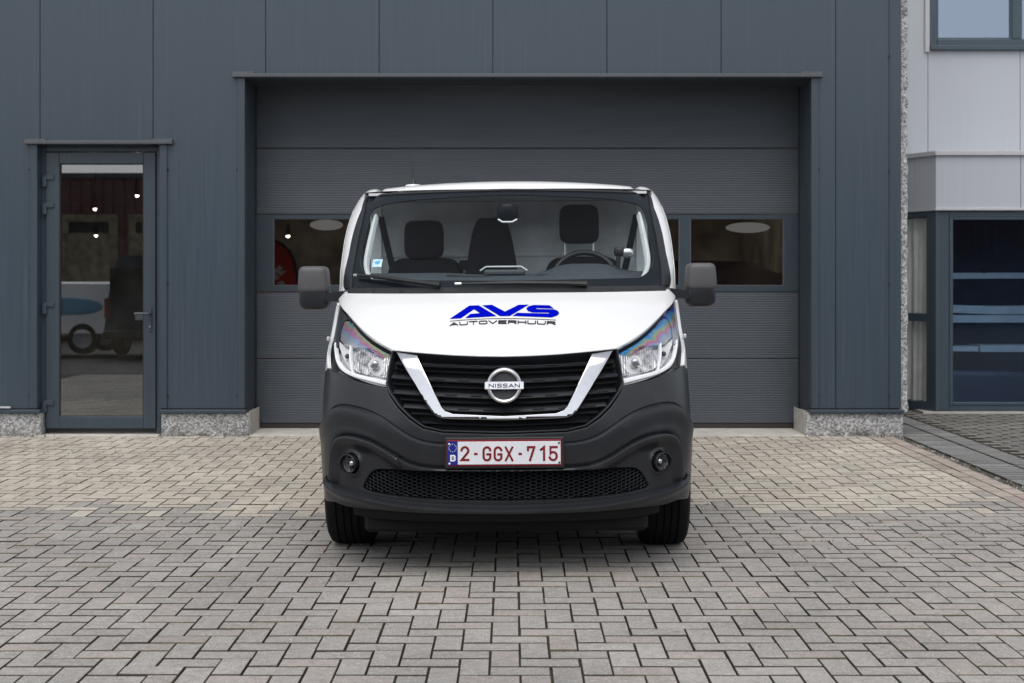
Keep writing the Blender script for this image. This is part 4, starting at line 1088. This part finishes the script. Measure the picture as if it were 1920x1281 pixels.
GLY = {
 '2': [arc(.5, .72, .5, .28, 172, -28)+[(0, 0), (1, 0)]],
 'G': [arc(.5, .72, .5, .28, 12, 180)+arc(.5, .28, .5, .28, 180, 360)+[(1, .46), (.56, .46)]],
 'X': [[(0, 0), (1, 1)], [(0, 1), (1, 0)]],
 '7': [[(.02, .78), (.02, 1), (1, 1), (.34, 0)]],
 '1': [[(0, .80), (1, 1.0), (1, 0)]],
 '5': [[(1, 1), (.08, 1), (.06, .50)]+arc(.46, .31, .54, .31, 130, -160, 16)],
 '-': [[(0, .5), (1, .5)]],
 'B': [[(0, 0), (0, 1), (.62, 1)]+arc(.62, .77, .36, .23, 90, -90)+[(.1, .54), (.62, .54)]+arc(.62, .27, .38, .27, 90, -90)+[(0, 0)]],
 'A': [[(0, 0), (.5, 1), (1, 0)], [(.20, .30), (.80, .30)]],
 'U': [[(0, 1), (0, .3)]+arc(.22, .26, .22, .26, 180, 270, 5)+arc(.78, .26, .22, .26, 270, 360, 5)+[(1, 1)]],
 'T': [[(0, 1), (1, 1)], [(.5, 1), (.5, 0)]],
 'O': [arc(.78, .74, .22, .26, 0, 90, 5)+arc(.22, .74, .22, .26, 90, 180, 5)+arc(.22, .26, .22, .26, 180, 270, 5)+arc(.78, .26, .22, .26, 270, 360, 5)+[(1, .74)]],
 'V': [[(0, 1), (.5, 0), (1, 1)]],
 'E': [[(1, 1), (0, 1), (0, 0), (1, 0)], [(0, .52), (.9, .52)]],
 'R': [[(0, 0), (0, 1), (.75, 1)]+arc(.75, .74, .25, .26, 90, -90, 8)+[(.1, .48)], [(.62, .48), (1, 0)]],
 'H': [[(0, 0), (0, 1)], [(1, 0), (1, 1)], [(0, .5), (1, .5)]],
 'N': [[(0, 0), (0, 1), (1, 0), (1, 1)]], 'I': [[(.5, 0), (.5, 1)]],
 'S': [[(1, .98), (.22, 1)]+arc(.2, .76, .2, .24, 90, 270, 6)+[(.8, .5)]+arc(.8, .25, .2, .25, 90, -90, 6)+[(0, .02)]],
}
def glyph(ch, x0, x1, y0, y1, t, tv=None):
    """stroke letter: list of (verts, faces) ribbons in a box, stroke width t"""
    tv = tv or t; out = []; ax, bx2 = (x0+t/2, x1-t/2); ay, by = (y0+tv/2*(1 if y1 > y0 else -1), y1-tv/2*(1 if y1 > y0 else -1))
    for line in GLY[ch]:
        p = [np.array((ax+(bx2-ax)*a_, ay+(by-ay)*b_)) for a_, b_ in line]; q = [p[0]]
        for k in p[1:]:
            if np.linalg.norm(k-q[-1]) > 1e-7: q.append(k)
        p = q; n = len(p); vs = []
        closed = np.linalg.norm(p[0]-p[-1]) < 1e-6
        for i in range(n):
            d0 = p[i]-p[i-1] if i else (p[-1]-p[-2] if closed else p[1]-p[0]); d1 = p[i+1]-p[i] if i < n-1 else (p[1]-p[0] if closed else d0)
            d0 = d0/np.linalg.norm(d0); d1 = d1/np.linalg.norm(d1); n0 = np.array((-d0[1], d0[0])); n1 = np.array((-d1[1], d1[0])); m = n0+n1
            m = m/(np.linalg.norm(m)+1e-9); k = t/2/max(.42, float(m@n0)); c = p[i]
            if not closed and i == 0 and ch not in '-': c = c-d1*t*(.5 if ch in '2G5S' else .5)*(1 if abs(d1[0]) > .3 or abs(d1[1]) > .3 else 0)*0+0
            vs += [c+m*k, c-m*k]
        if not closed:      # square ends
            d = (p[0]-p[1])/np.linalg.norm(p[0]-p[1])*t/2; vs[0] = vs[0]+d; vs[1] = vs[1]+d
            d = (p[-1]-p[-2])/np.linalg.norm(p[-1]-p[-2])*t/2; vs[-1] = vs[-1]+d; vs[-2] = vs[-2]+d
        out.append((vs, [(2*i, 2*i+2, 2*i+3, 2*i+1) for i in range(n-1)]))
    return out
mb = MB(); adv = {'N': 1.0, 'I': .42, 'S': .95, 'A': 1.05}; tot = sum(adv[c] for c in 'NISSAN'); xx = -bw*.82; cw = 0
for i, ch in enumerate('NISSAN'):
    xx += cw; cw = 2*bw*.82*adv[ch]/tot
    for rank, (vs, fs) in enumerate(glyph(ch, xx+cw*.06, xx+cw*.94, ez-bh*.52, ez+bh*.52, .0042)):
        mb.add([(v[0], ey-.0380-.0002*rank, v[1]) for v in vs], fs)
mb.build('lettering', 'ink', bd, 0, xf=lean, fix=False)

# --- headlamps
REFL = pxs([(676, 647), (690, 645.5), (706, 650), (729, 660.5), (727, 680), (721, 706), (703, 703), (684, 700.5), (664, 695.5), (658, 688), (660, 672), (667, 656)])
RAIN = pxs([(641, 596), (650, 595), (664, 610.5), (680, 626), (696, 639), (712, 649), (731, 659.5), (712, 655), (690, 644.5), (672, 644), (655, 642), (640, 640), (632, 632), (634, 615)])
DARK = pxs([(632, 564), (649, 591), (639, 595), (633, 612), (628, 640), (619, 655), (618, 640), (620, 615), (624, 590)])
SIDE = pxs([(631, 636), (645, 643), (652, 648), (651, 670), (653, 692), (645, 690), (636, 678), (632, 660)])
def strip(pts, w):
    p = smooth_open(pts, 2); L = np.array(p); T = np.gradient(L, axis=0); T /= np.linalg.norm(T, axis=1, keepdims=True); NN = np.stack([-T[:, 1], T[:, 0]], 1)
    ww = np.interp(np.linspace(0, 1, len(p)), np.linspace(0, 1, len(w)), w)[:, None]
    return [tuple(q) for q in L+NN*ww/2]+[tuple(q) for q in (L-NN*ww/2)[::-1]]
DRL1 = strip(pxs([(622.5, 640), (624, 662), (628, 680), (638, 692), (656, 701), (690, 710), (721, 717)]), [.010, .016, .018, .020, .020, .020, .024])
DRL2 = strip(pxs([(653.5, 643), (652, 668), (656, 700)]), [.008, .012, .014])
ra = np.array(pxs([(695, 676)])[0]); sa = np.array(pxs([(643, 660)])[0])
e1, e2 = surf(*px(650, 590)), surf(*px(734, 656)); M['rainbow'] = rainbow(abs(e1[0]), e1[2], abs(e2[0]), e2[2])
for s in (1, -1):
    mm = (lambda l: l) if s > 0 else mir
    hl = empty('headlight'); hl.parent = van
    patch('lens', mm(HEAD), 'lens', hl, .0, .025, .02)
    patch('housing', mm(HEAD), 'lamp_grey', hl, -.06, .03, 0)
    def bowl(a, z): r = np.hypot(np.abs(a)-ra[0], z-ra[1]); return -.045*np.clip(1-(r/.11)**2, -.2, 1)
    patch('reflector', mm(REFL), 'fluted', hl, -.028, .008, .02, disp=bowl, smooth=60)
    patch('bezel', mm(RAIN), 'rainbow', hl, -.024, .012, .03, .003)
    patch('dark_bezel', mm(DARK), 'lamp_dark' if s < 0 else 'rainbow', hl, -.022, .02, .03, .004)
    def bowl2(a, z): r = np.hypot(np.abs(a)-sa[0], z-sa[1]); return -.03*np.clip(1-(r/.09)**2, -.2, 1)
    patch('indicator_bowl', mm(SIDE), 'lamp_grey', hl, -.026, .010, .02, disp=bowl2, smooth=60)
    patch('light_guide', mm(DRL1), 'drl', hl, -.014, .012, .02, .004); patch('light_guide', mm(DRL2), 'drl', hl, -.014, .012, .02, .003)
    p = surf(ra[0], ra[1], -.045); vbuild(MB().lathe([(.03, .024), (-.012, .022), (-.018, .016), (-.02, 0)], 20, 'y', (s*p[0], p[1], p[2])), 'bulb_shield', 'chrome_soft', hl)
    p = surf(sa[0], sa[1], -.035); vbuild(MB().sell((s*p[0], p[1], p[2]), (.013, .016, .013), 1, 1, 14, 10), 'bulb', 'lamp_dark', hl)

# --- bumper with moulded steps, fog lamp pods and lower opening
lower_edge = pxs([(947, 960.5), (850, 960), (727, 957.5), (652, 951), (628, 942)])
side_edge = yz([(.515, .305), (.528, .35), (.538, .41), (.56, .50), (.63, .60), (.69, .68), (.695, .78), (.68, .915)])
head_bot = pxs([(616, 691), (630, 699), (648, 707), (668, 714.5), (690, 720.5), (706, 724), (722, 727)])
g_edge = pxs([(725, 727), (730, 741), (746, 765), (767, 786), (793, 803.5), (830, 811.5)])
BUMP = full([(0, px(947, 814)[1])]+list(reversed(g_edge))+list(reversed(head_bot))+list(reversed(side_edge))+list(reversed(lower_edge[1:]))+[(0, lower_edge[0][1])])
LG = full([(0, px(947, 883)[1])]+smooth_open(pxs([(800, 882.5), (720, 881), (702, 881), (690, 888), (682, 902), (674, 919), (700, 926), (740, 933), (800, 938.5), (850, 941)]), 1)+[(0, px(947, 942)[1])])
LINE = smooth_open(pxs([(604.6, 800), (616, 775), (628, 763), (645, 760), (676, 765.6), (710, 779), (738, 799), (762, 816), (786, 827), (813, 832.6), (839, 833.6)])+[(0, px(947, 834)[1])], 2)
LINE_REG = [(2.2, LINE[0][1]-.03)]+LINE+[(0, .1), (2.2, .1)]
POD = smooth_open(pxs([(621, 885), (622, 850), (625, 832), (633, 818), (647, 812.5), (672, 816), (700, 825), (727, 840.5), (751, 856), (775.5, 868), (803, 873.5), (841, 875)])+[(0, px(947, 876)[1])], 2)
LIPL = smooth_open(pxs([(612, 898), (621, 906), (641.5, 917.5), (669, 925), (727, 939), (796, 947), (850, 950)])+[(0, px(947, 952)[1])], 2)
POD_REG = POD+[(0, LIPL[-1][1])]+list(reversed(LIPL))
LIP_REG = LIPL+[(0, .1), (2.2, .1), (2.2, LIPL[0][1])]
fa = px(657, 869.5); FR_ = .045
FOGH = [(fa[0]+1.12*FR_*math.cos(t), fa[1]+FR_*math.sin(t)) for t in np.linspace(0, 2*PI, 36, endpoint=False)]
def bdisp(a, z):
    p = np.stack([np.abs(a), z], 1); d1 = sdist(p, LINE, False); i1 = inside(p, LINE_REG)
    o_ = np.where(i1, .016*ss(0, .007, d1)-.008*ss(.02, .10, d1), 0)-.022*np.exp(-(d1/.0036)**2)
    d2 = sdist(p, POD, False); i2 = inside(p, POD_REG)
    o_ = o_+np.where(i2, (-.030+.044*ss(.0, .014, d2)-.040*ss(.018, .085, d2))*(1-ss(1.12, 1.26, p[:, 0])), 0)-np.where(~i2 & inside(p, LINE_REG), .006*np.exp(-(d2/.006)**2), 0)
    d3 = sdist(p, LIPL, False); i3 = inside(p, LIP_REG)
    o_ = o_+np.where(i3, .020*ss(0, .012, d3)-.030*ss(.014, .065, d3), 0)*(1-ss(1.0, 1.2, np.abs(a)))
    df = np.hypot((p[:, 0]-fa[0])/1.12, p[:, 1]-fa[1]); o_ = o_+np.where(df > FR_*.9, .010*np.exp(-((df-FR_-.010)/.010)**2), 0)
    # tow-eye cover outline
    return o_
bp = patch('bumper', [BUMP, LG, FOGH, mir(FOGH)], 'bumper', van, .0, .0095, .035, .004, disp=bdisp, smooth=40, feats=[(LINE, (-.016, -.009, -.0045, 0, .0045, .009, .016)), (POD, (-.012, -.006, 0, .006, .012, .020, .030, -.02, -.03)), (LIPL, (-.010, -.004, 0, .004, .010, .016, .024, -.016, -.024))])
ta = px(741, 864.5)
sq = lambda k_: [(-ta[0]+dx_*k_, ta[1]+dz2*k_) for dx_, dz2 in ((-.030, -.028), (-.026, -.031), (.026, -.031), (.030, -.028), (.030, .026), (.026, .030), (-.026, .030), (-.030, .026))]
patch('tow_eye_cover', sq(1), 'bumper', bp, .004, .008, .01, .003, disp=bdisp)
patch('cover_gap', [sq(1.09), sq(1.0)], 'void', bp, .0012, .008, 0, 0, disp=bdisp)
patch('lower_cavity', full([(0, px(947, 872)[1]), *pxs([(700, 872), (660, 925), (800, 946)]), (0, px(947, 950)[1])]), 'void', bp, -.075, .05, 0)
# honeycomb
hx_w, hx_h, th_ = .0262*1.18, .0170, .0032; mb = MB(); lgn = np.array(LG)
for j in range(-2, 16):
    zc_ = px(947, 942)[1]-.01+j*hx_h
    for i in range(-34, 35):
        ac = (i+(j % 2)*.5)*hx_w*1.5*1.0 if False else i*hx_w*.78*1.0
        zz_ = zc_+(i % 2)*hx_h/2
        if not inside(np.array([[ac, zz_]]), lgn)[0]: continue
        o_v = []; 
        pts_ = [(-.5, 0), (-.27, .5), (.27, .5), (.5, 0), (.27, -.5), (-.27, -.5)]
        wfull = hx_w*1.02
        for k_, (dx_, dz2) in enumerate(pts_):
            A = (ac+dx_*wfull, zz_+dz2*hx_h); kx = 1-2*th_/wfull; kz_ = 1-2*th_/hx_h*.8; I = (ac+dx_*wfull*kx, zz_+dz2*hx_h*kz_)
            o_v += [surf(*A, -.030), surf(*I, -.027), surf(*I, -.046)]
        fs = []
        for k_ in range(6):
            b = 3*k_; c = 3*((k_+1) % 6); fs += [(b, c, c+1, b+1), (b+1, c+1, c+2, b+2)]
        mb.add(o_v, fs)
o = vbuild(mb, 'lower_grille', 'slat', bp, 30)
# lower skid panel
patch('skid_panel', full([(0, px(947, 957)[1])]+pxs([(800, 957), (700, 955), (654, 949), (655, 973), (703, 983), (800, 988)])+[(0, px(947, 990)[1])]), 'under', van, -.030, .03, .06, .006)
for s in (1, -1):
    fg = empty('fog_lamp'); fg.parent = van
    n_ = N(np.array([fa[0]]), np.array([fa[1]]))[0]; c_ = np.array(surf(*fa, .022)); n_ = n_*np.array((.75, 1, 1)); n_ /= np.linalg.norm(n_)
    q_ = Vector(n_).to_track_quat('Y', 'Z')
    def xf(p, s=s): v = q_ @ Vector(p); return rollp((s*(c_[0]+v.x), c_[1]+v.y, c_[2]+v.z))
    MB().lathe([(.000, FR_*1.05), (.002, FR_*.98), (-.02, FR_*.95), (-.05, FR_*.9)], 40, 'y').build('bezel', 'black', fg, 40, xf=xf)
    MB().lathe([(-.004, 0), (-.006, FR_*.45), (-.012, FR_*.78), (-.024, FR_*.93)], 36, 'y').build('lens', 'lens', fg, 60, xf=xf)
    MB().lathe([(-.055, 0), (-.05, FR_*.35), (-.03, FR_*.75), (-.024, FR_*.92)], 36, 'y').build('reflector', 'fog_bowl', fg, 60, xf=xf)
    MB().lathe([(-.05, .014), (-.028, .013), (-.024, .008), (-.023, 0)], 18, 'y').build('bulb_shield', 'chrome_soft', fg, 40, xf=xf)

# --- number plate
pl = empty('number_plate'); pl.parent = van
p_y = float(fY0(.6))-.030; pw, phh = .2675, .061; pzc = px(947, 847.8)[1]; pxc = -.001
def plx(p): return rollp(p)
MB().box(pxc-pw-.010, pxc+pw+.010, p_y+.004, p_y+.05, pzc-phh-.012, pzc+phh+.010, c=.004).build('plate_holder', 'black', pl, 30, xf=plx)
MB().box(pxc-pw, pxc+pw, p_y, p_y+.006, pzc-phh, pzc+phh, c=.002).build('border', 'plate_red', pl, 30, xf=plx)
MB().box(pxc-pw+.007, pxc+pw-.007, p_y-.0015, p_y+.002, pzc-phh+.008, pzc+phh-.008, c=.0007).build('plate_face', 'plate_white', pl, 30, xf=plx)
ppx = 2*pw/(1733-150); PX = lambda x: pxc-pw+(x-150)*ppx
PZ = lambda y, x: pzc-((y+(x-940)*.017)-348)*ppx
MB().box(PX(160), PX(300), p_y-.0025, p_y, pzc-phh+.006, pzc+phh-.006).build('euro_band', 'plate_blue', pl, 0, xf=plx)
mb = MB()
for k_ in range(12):
    t = 2*PI*k_/12; cx_, cz_ = PX(230)+.0175*math.cos(t), PZ(288, 230)+.0175*math.sin(t)
    st = [(cx_+(.0029 if q % 2 == 0 else .0012)*math.sin(q*PI/5), p_y-.0032, cz_+(.0029 if q % 2 == 0 else .0012)*math.cos(q*PI/5)) for q in range(10)]
    mb.add(st, [tuple(range(10))])
mb.build('star_ring', 'white_dot', pl, 0, xf=plx, fix=False)
def plate_txt(ch, x0, x1, y0, y1, mat, t=27):
    mb = MB(); sl = ((x0+x1)/2-940)*.017
    for rank, (vs, fs) in enumerate(glyph(ch, x0, x1, y1+sl, y0+sl, t)):
        mb.add([(PX(v[0]), p_y-.0030-.0003*rank, pzc-(v[1]-348)*ppx) for v in vs], fs)
    mb.build('character', mat, pl, 0, xf=plx, fix=False)
plate_txt('B', 196, 272, 383, 472, 'white_dot', 20)
for ch, x0, x1, y0, y1 in (('2', 338, 460, 258, 465), ('-', 524, 572, 350, 382), ('G', 640, 762, 258, 467), ('G', 792, 915, 258, 465), ('X', 946, 1064, 258, 462), ('-', 1134, 1182, 344, 374), ('7', 1248, 1366, 250, 457), ('1', 1428, 1500, 248, 454), ('5', 1552, 1674, 246, 454)):
    plate_txt(ch, x0, x1, y0, y1, 'plate_red', 30 if ch != 'X' else 27)
for x, y, m_ in ((183, 222, 'white_dot'), (185, 492, 'white_dot'), (1692, 214, 'lamp_dark'), (1694, 485, 'lamp_dark')):
    MB().lathe([(-.004, 0), (-.004, .003), (-.001, .0048), (.001, .0048)], 12, 'y', (PX(x), p_y-.002, PZ(y, x)+(x-940)*.017*ppx)).build('screw', m_, pl, 40, xf=plx)

# --- lettering on the hood
def zuv(x, y): return 820+x/6.404, 560+y/6.404
def decal(name, polys, mat, parent, off=.0022):
    mb = MB()
    for poly in polys:
        lp = []
        for (x, y) in poly:
            u, v = zuv(x, y); m = 947-abs(u-947); dv = (u-947)*.0085 if u > 947 else 0
            # mirror lookup keeps the body roll: shift the row back for the right half
            a, z = px(m, v+2*max(0, (u-947))*.0085); lp.append((a if u > 947 else -a, z))
        lp2 = resample(lp, .012); r = delaunay_2d_cdt([Vector(p) for p in lp2], [(i, (i+1) % len(lp2)) for i in range(len(lp2))], [], 1, 1e-7)
        Vv = np.array([(p.x, p.y) for p in r[0]]); T = [t for t in r[2]]
        C = np.array([Vv[list(t)].mean(0) for t in T]); ok = inside(C, lp2)
        mb.add([surf(p[0], p[1], off) for p in Vv], [tuple(t) for t, k_ in zip(T, ok) if k_])
    me_o = vbuild(mb, name, mat, parent, 60); return me_o
hoods = [c for c in van.children if c.name.startswith('hood')][0]
decal('logo_letter', [[(148, 248), (385, 88), (497, 85), (713, 214), (335, 238), (395, 188), (512, 178), (440, 132), (283, 240)]], 'logo_blue', hoods)
decal('logo_letter', [[(540, 85), (655, 78), (812, 160), (965, 78), (1088, 76), (868, 212), (752, 214)]], 'logo_blue', hoods)
decal('logo_letter', [[(1392, 124), (1335, 84), (1150, 80), (1085, 96), (1060, 125), (1085, 155), (1140, 170), (1335, 173), (1335, 183), (955, 174), (900, 212), (1370, 230), (1440, 205), (1458, 178), (1440, 150), (1395, 133), (1180, 128), (1180, 118)]], 'logo_blue', hoods)
ln = [(x, 243+32*((x-800)/650)**2*(1 if x < 800 else .6)) for x in np.linspace(150, 1425, 24)]
decal('logo_line', [[(x, y-3.2) for x, y in ln]+[(x, y+3.2) for x, y in reversed(ln)]], 'logo_black', hoods)
mb = MB(); cw = 1285/11
for i, ch in enumerate('AUTOVERHUUR'):
    x0 = 142+i*cw
    for rank, (vs, fs) in enumerate(glyph(ch, x0+5, x0+cw-7, 45, 0, 12.5)):
        q = []
        for (x, yy) in vs:
            top = 263+28*((x-800)/650)**2*(1 if x < 800 else .55); u, v = zuv(x, top+yy)
            m = 947-abs(u-947); a, z = px(m, v+2*max(0, u-947)*.0085); q.append(surf(a if u > 947 else -a, z, .0022+.0003*rank))
        mb.add(q, fs)
vbuild(mb, 'logo_lettering', 'logo_black', hoods, 0)

# --- mirrors
for s in (1, -1):
    mr = empty('side_mirror'); mr.parent = van
    cx_ = s*1.052
    def shape(p, s=s):
        x, y, z = p; k_ = 1-.10*max(0, (z-1.36)/.12); return (cx_+(x-cx_)*k_, y, z)
    vbuild(MB().sell((cx_, 1.12, 1.405), (.086, .085, .075), .35, .45, 32, 20, shape), 'mirror_cover', 'mirror_shell', mr, 60)
    vbuild(MB().sell((cx_-s*.004, 1.125, 1.325), (.082, .085, .085), .45, .5, 32, 20), 'mirror_housing', 'bumper', mr, 60)
    vbuild(MB().add([(s*x, y, z) for x, y, z in ((.885, 1.06, 1.29), (1.02, 1.05, 1.285), (1.02, 1.05, 1.325), (.885, 1.06, 1.345), (.885, 1.16, 1.29), (1.02, 1.17, 1.285), (1.02, 1.17, 1.325), (.885, 1.16, 1.345))],
           [(0, 1, 2, 3), (4, 5, 6, 7), (0, 1, 5, 4), (1, 2, 6, 5), (2, 3, 7, 6), (3, 0, 4, 7)]), 'mirror_arm', 'bumper', mr, 30)
    vbuild(MB().sell((cx_, 1.195, 1.37), (.072, .02, .095), .3, .3, 24, 14), 'mirror_glass', 'chrome', mr, 60)

# --- wheels
for y in (WB0, WB1):
    for s in (1, -1):
        w = empty('wheel'); w.parent = van; w.location = (s*.818, y, .335)
        r = .335; pr = [(-.118, .215), (-.122, .26), (-.119, .30), (-.105, .325), (-.085, .3345)]
        for g0 in (-.055, -.018, .018, .055): pr += [(g0-.006, r), (g0-.004, r-.007), (g0+.004, r-.007), (g0+.006, r)]
        pr += [(.085, .3345), (.105, .325), (.119, .30), (.122, .26), (.118, .215)]
        MB().lathe(pr, 72, 'x').build('tyre', 'tyre', w, 30)
        MB().lathe([(-.1, .215), (-.1, .20), (s*.02-.0, .19), (s*.03, .10), (s*.05, .06), (s*.055, 0)] if s > 0 else [(.1, .215), (.1, .20), (-.02, .19), (-.03, .10), (-.05, .06), (-.055, 0)], 40, 'x').build('rim', 'rim', w, 40)
# underbody, wheel houses
vbuild(MB().box(-.685, .685, .22, 4.9, .185, .42, c=.02), 'underbody', 'under', van)
vbuild(MB().box(-.88, .88, 1.38, 3.58, .23, .44, c=.02), 'floor_pan', 'under', van)
for s in (1, -1):
    for y in (WB0, WB1):
        n = 20; vs = []; fs = []
        for i in range(n+1):
            t = math.radians(-8)+math.radians(196)*i/n; vs += [(s*.60, y+.40*math.cos(t), .335+.40*math.sin(t)), (s*.905, y+.40*math.cos(t), .335+.40*math.sin(t))]
            if i: b = 2*i; fs.append((b-2, b-1, b+1, b))
        vbuild(MB().add(vs, fs).box(s*.60-.01, s*.60+.01, y-.42, y+.42, .25, .74), 'wheel_house', 'under', van, 40)

# --- cab interior
cab = empty('cab_interior'); cab.parent = van
def seat(xc, hw, ztop, hrw, zh0, zh1, y, name='seat', driver=True):
    b = vbuild(MB().sell((xc, y+.02, 1.13), (hw, .085, .40), .35, .45, 32, 18), name, 'fabric', cab, 60)
    return b
# passenger bench: seat back, headrest on posts; middle seat with integrated headrest; driver seat
def post(x, y, z0, z1): vbuild(MB().tube([(x, y, z0), (x, y, z1)], .008, 8), 'headrest_post', 'chrome_soft', cab)
seat(-.51, .24, 0, 0, 0, 0, 2.02)
vbuild(MB().sell((-.515, 2.0, 1.64), (.120, .055, .118), .42, .5, 28, 18), 'headrest', 'fabric', cab, 60)
for x in (-.60, -.43): post(x, 2.01, 1.48, 1.56)
vbuild(MB().sell((-.105, 2.0, 1.35), (.155, .075, .42), .30, .4, 32, 22, lambda p: (-.105+(p[0]+.105)*(1.12-.42*max(0, min(1, (p[2]-1.35)/.4))), p[1], p[2])), 'middle_seat', 'fabric', cab, 60)
seat(.45, .24, 0, 0, 0, 0, 1.98)
vbuild(MB().sell((.425, 1.96, 1.725), (.120, .055, .118), .42, .5, 28, 18), 'headrest', 'fabric', cab, 60)
for x in (.34, .51): post(x, 1.97, 1.50, 1.63)
for x in (-.51, .45): vbuild(MB().sell((x, 1.75, .80), (.25, .28, .10), .4, .5, 24, 12), 'seat_cushion', 'fabric', cab, 60)
vbuild(MB().sell((-.27, 1.98, 1.485), (.035, .03, .03), .5, .5, 12, 8), 'belt_reel', 'fabric', cab, 60)
# bulkhead with a pressed rib
mb = MB().box(-.87, .87, 2.26, 2.29, .45, 1.88).box(-.86, .86, 2.245, 2.26, 1.535, 1.555, c=.004).box(-.86, .86, 2.245, 2.26, 1.18, 1.20, c=.004)
vbuild(mb, 'bulkhead', 'bulkhead', cab)
vbuild(MB().box(-.80, .80, 1.56, 2.26, 1.885, 1.90), 'headliner', 'liner', cab)
vbuild(MB().box(-.86, .86, .80, 2.26, .44, .46), 'cab_floor', 'fabric', cab)
# dashboard: long sloping shelf
vs = []; fs = []; n = 60
for i in range(n+1):
    x = -.84+1.68*i/n; a = a_of(x, 1.36); y0 = float(P(np.array([a]), np.array([1.36]))[0, 1])+.03
    hump = .045*math.exp(-((x-.43)/.20)**4); low = .012*math.exp(-((x+.02)/.25)**4)
    prof = [(y0, 1.335), (y0+.10, 1.372), (y0+.26, 1.408+hump*.3), (1.22, 1.430+hump-low), (1.30, 1.438+hump-low), (1.335, 1.42+hump*.8), (1.35, 1.36), (1.36, 1.0)]
    vs += [(x, y, z) for y, z in prof]
    m_ = len(prof)
    if i:
        for k_ in range(m_-1): b = i*m_+k_; fs.append((b-m_, b, b+1, b-m_+1))
vbuild(MB().add(vs, fs), 'dashboard', 'dash', cab, 50)
# grab line / tray rim on the dash
tr = [(-.13+.26*i/16-.02, 1.24, 1.447+.022*min(1, 2.6*math.sin(PI*i/16))) for i in range(17)]
vbuild(MB().tube(tr, .0045, 8), 'tray_rim', 'trim_light', cab)
vbuild(MB().box(-.13, .10, 1.22, 1.31, 1.42, 1.452, c=.01), 'tray', 'dash', cab)
for xv in (-.25, .22):
    for i in range(14): pass
vt = MB()
for x0 in (-.33, .16):
    for i in range(22): vt.box(x0+i*.0105, x0+i*.0105+.006, 1.12, 1.18, 1.424, 1.4275)
vbuild(vt, 'vent_slots', 'trim_dark', cab, 0)
# steering wheel
sw = MB(); cy_, cz_ = 1.50, 1.385; seg = 56; rs = .185; rt = .016; til = math.radians(62); vs = []; fs = []
for i in range(seg):
    t = 2*PI*i/seg
    for j in range(10):
        q = 2*PI*j/10; r_ = rs+rt*math.cos(q); lx, ly, lz = r_*math.cos(t), rt*math.sin(q), r_*math.sin(t)
        vs.append((.44+lx, cy_+ly*math.sin(til)+lz*math.cos(til), cz_+lz*math.sin(til)-ly*math.cos(til)))
for i in range(seg):
    for j in range(10): fs.append((i*10+j, ((i+1) % seg)*10+j, ((i+1) % seg)*10+(j+1) % 10, i*10+(j+1) % 10))
sw.add(vs, fs); swo = vbuild(sw, 'steering_wheel', 'black', cab, 60)
# light pillar trims just inside the glass
ptr = smooth_open(pxs([(699, 392), (692, 420), (684, 452), (677.5, 482), (680, 500), (690, 518)]), 2)
for s in (1, -1): patch('pillar_lining', mir(strip(ptr, [.02, .03, .034, .034, .030, .018])) if s < 0 else strip(ptr, [.02, .03, .034, .034, .030, .018]), 'trim_light', cab, -.035, .012, .03, .004)
# belts hanging by the door pillars
for s in (1, -1):
    vbuild(MB().box(s*.80-.035, s*.80+.035, 1.95, 1.99, 1.0, 1.86, c=.006), 'door_pillar', 'liner', cab)
    vbuild(MB().add([(s*.79, 1.93, 1.78), (s*.75, 1.93, 1.78), (s*.62, 1.96, 1.18), (s*.66, 1.96, 1.18)], [(0, 1, 2, 3)]), 'seat_belt', 'fabric', cab, 0)
# mirror pod at the top of the screen
pa, pz = px(949, 386); c_ = surf(pa, pz, -.045)
vbuild(MB().sell((.003, c_[1]+.01, c_[2]), (.062, .05, .055), .6, .7, 24, 14), 'screen_pod', 'frit', cab, 60)
vbuild(MB().tube([(-.05, c_[1]-.02, c_[2]-.04), (-.025, c_[1]-.03, c_[2]-.056), (.03, c_[1]-.03, c_[2]-.056), (.055, c_[1]-.02, c_[2]-.04)], .006, 8), 'pod_rim', 'lamp_grey', cab)
# inspection sticker, lower left of the screen
st = pxs([(699, 486), (717.5, 485.5), (714.5, 499.5), (697, 500)])
so = patch('sticker', mir(st), 'sticker', van, -.003, .02, 0)
si = pxs([(704, 489), (712.5, 489), (710.5, 495), (703, 495)])
patch('sticker_print', mir(si), 'sticker_blue', so, -.0022, .02, 0)
# phone holder on the right of the screen
ha, hz_ = px(2*950-1180, 455); c_ = surf(ha, hz_, -.09); ph = MB()
hd = vbuild(MB().sell((c_[0]+.012, c_[1], c_[2]), (.035, .018, .026), .8, .8, 20, 12), 'phone_holder', 'chrome_soft', cab, 60)
vbuild(MB().sell((c_[0]-.03, c_[1]+.01, c_[2]+.008), (.032, .03, .028), .7, .7, 18, 10), 'suction_cup', 'black', cab, 60)
vbuild(MB().tube([(c_[0]-.035, c_[1], c_[2]), (c_[0]-.04, c_[1], c_[2]-.075)], .012, 8).tube([(c_[0]-.04, c_[1], c_[2]-.03), (c_[0]-.12, c_[1]+.08, c_[2]-.14)], .003, 6), 'holder_arm', 'black', cab)
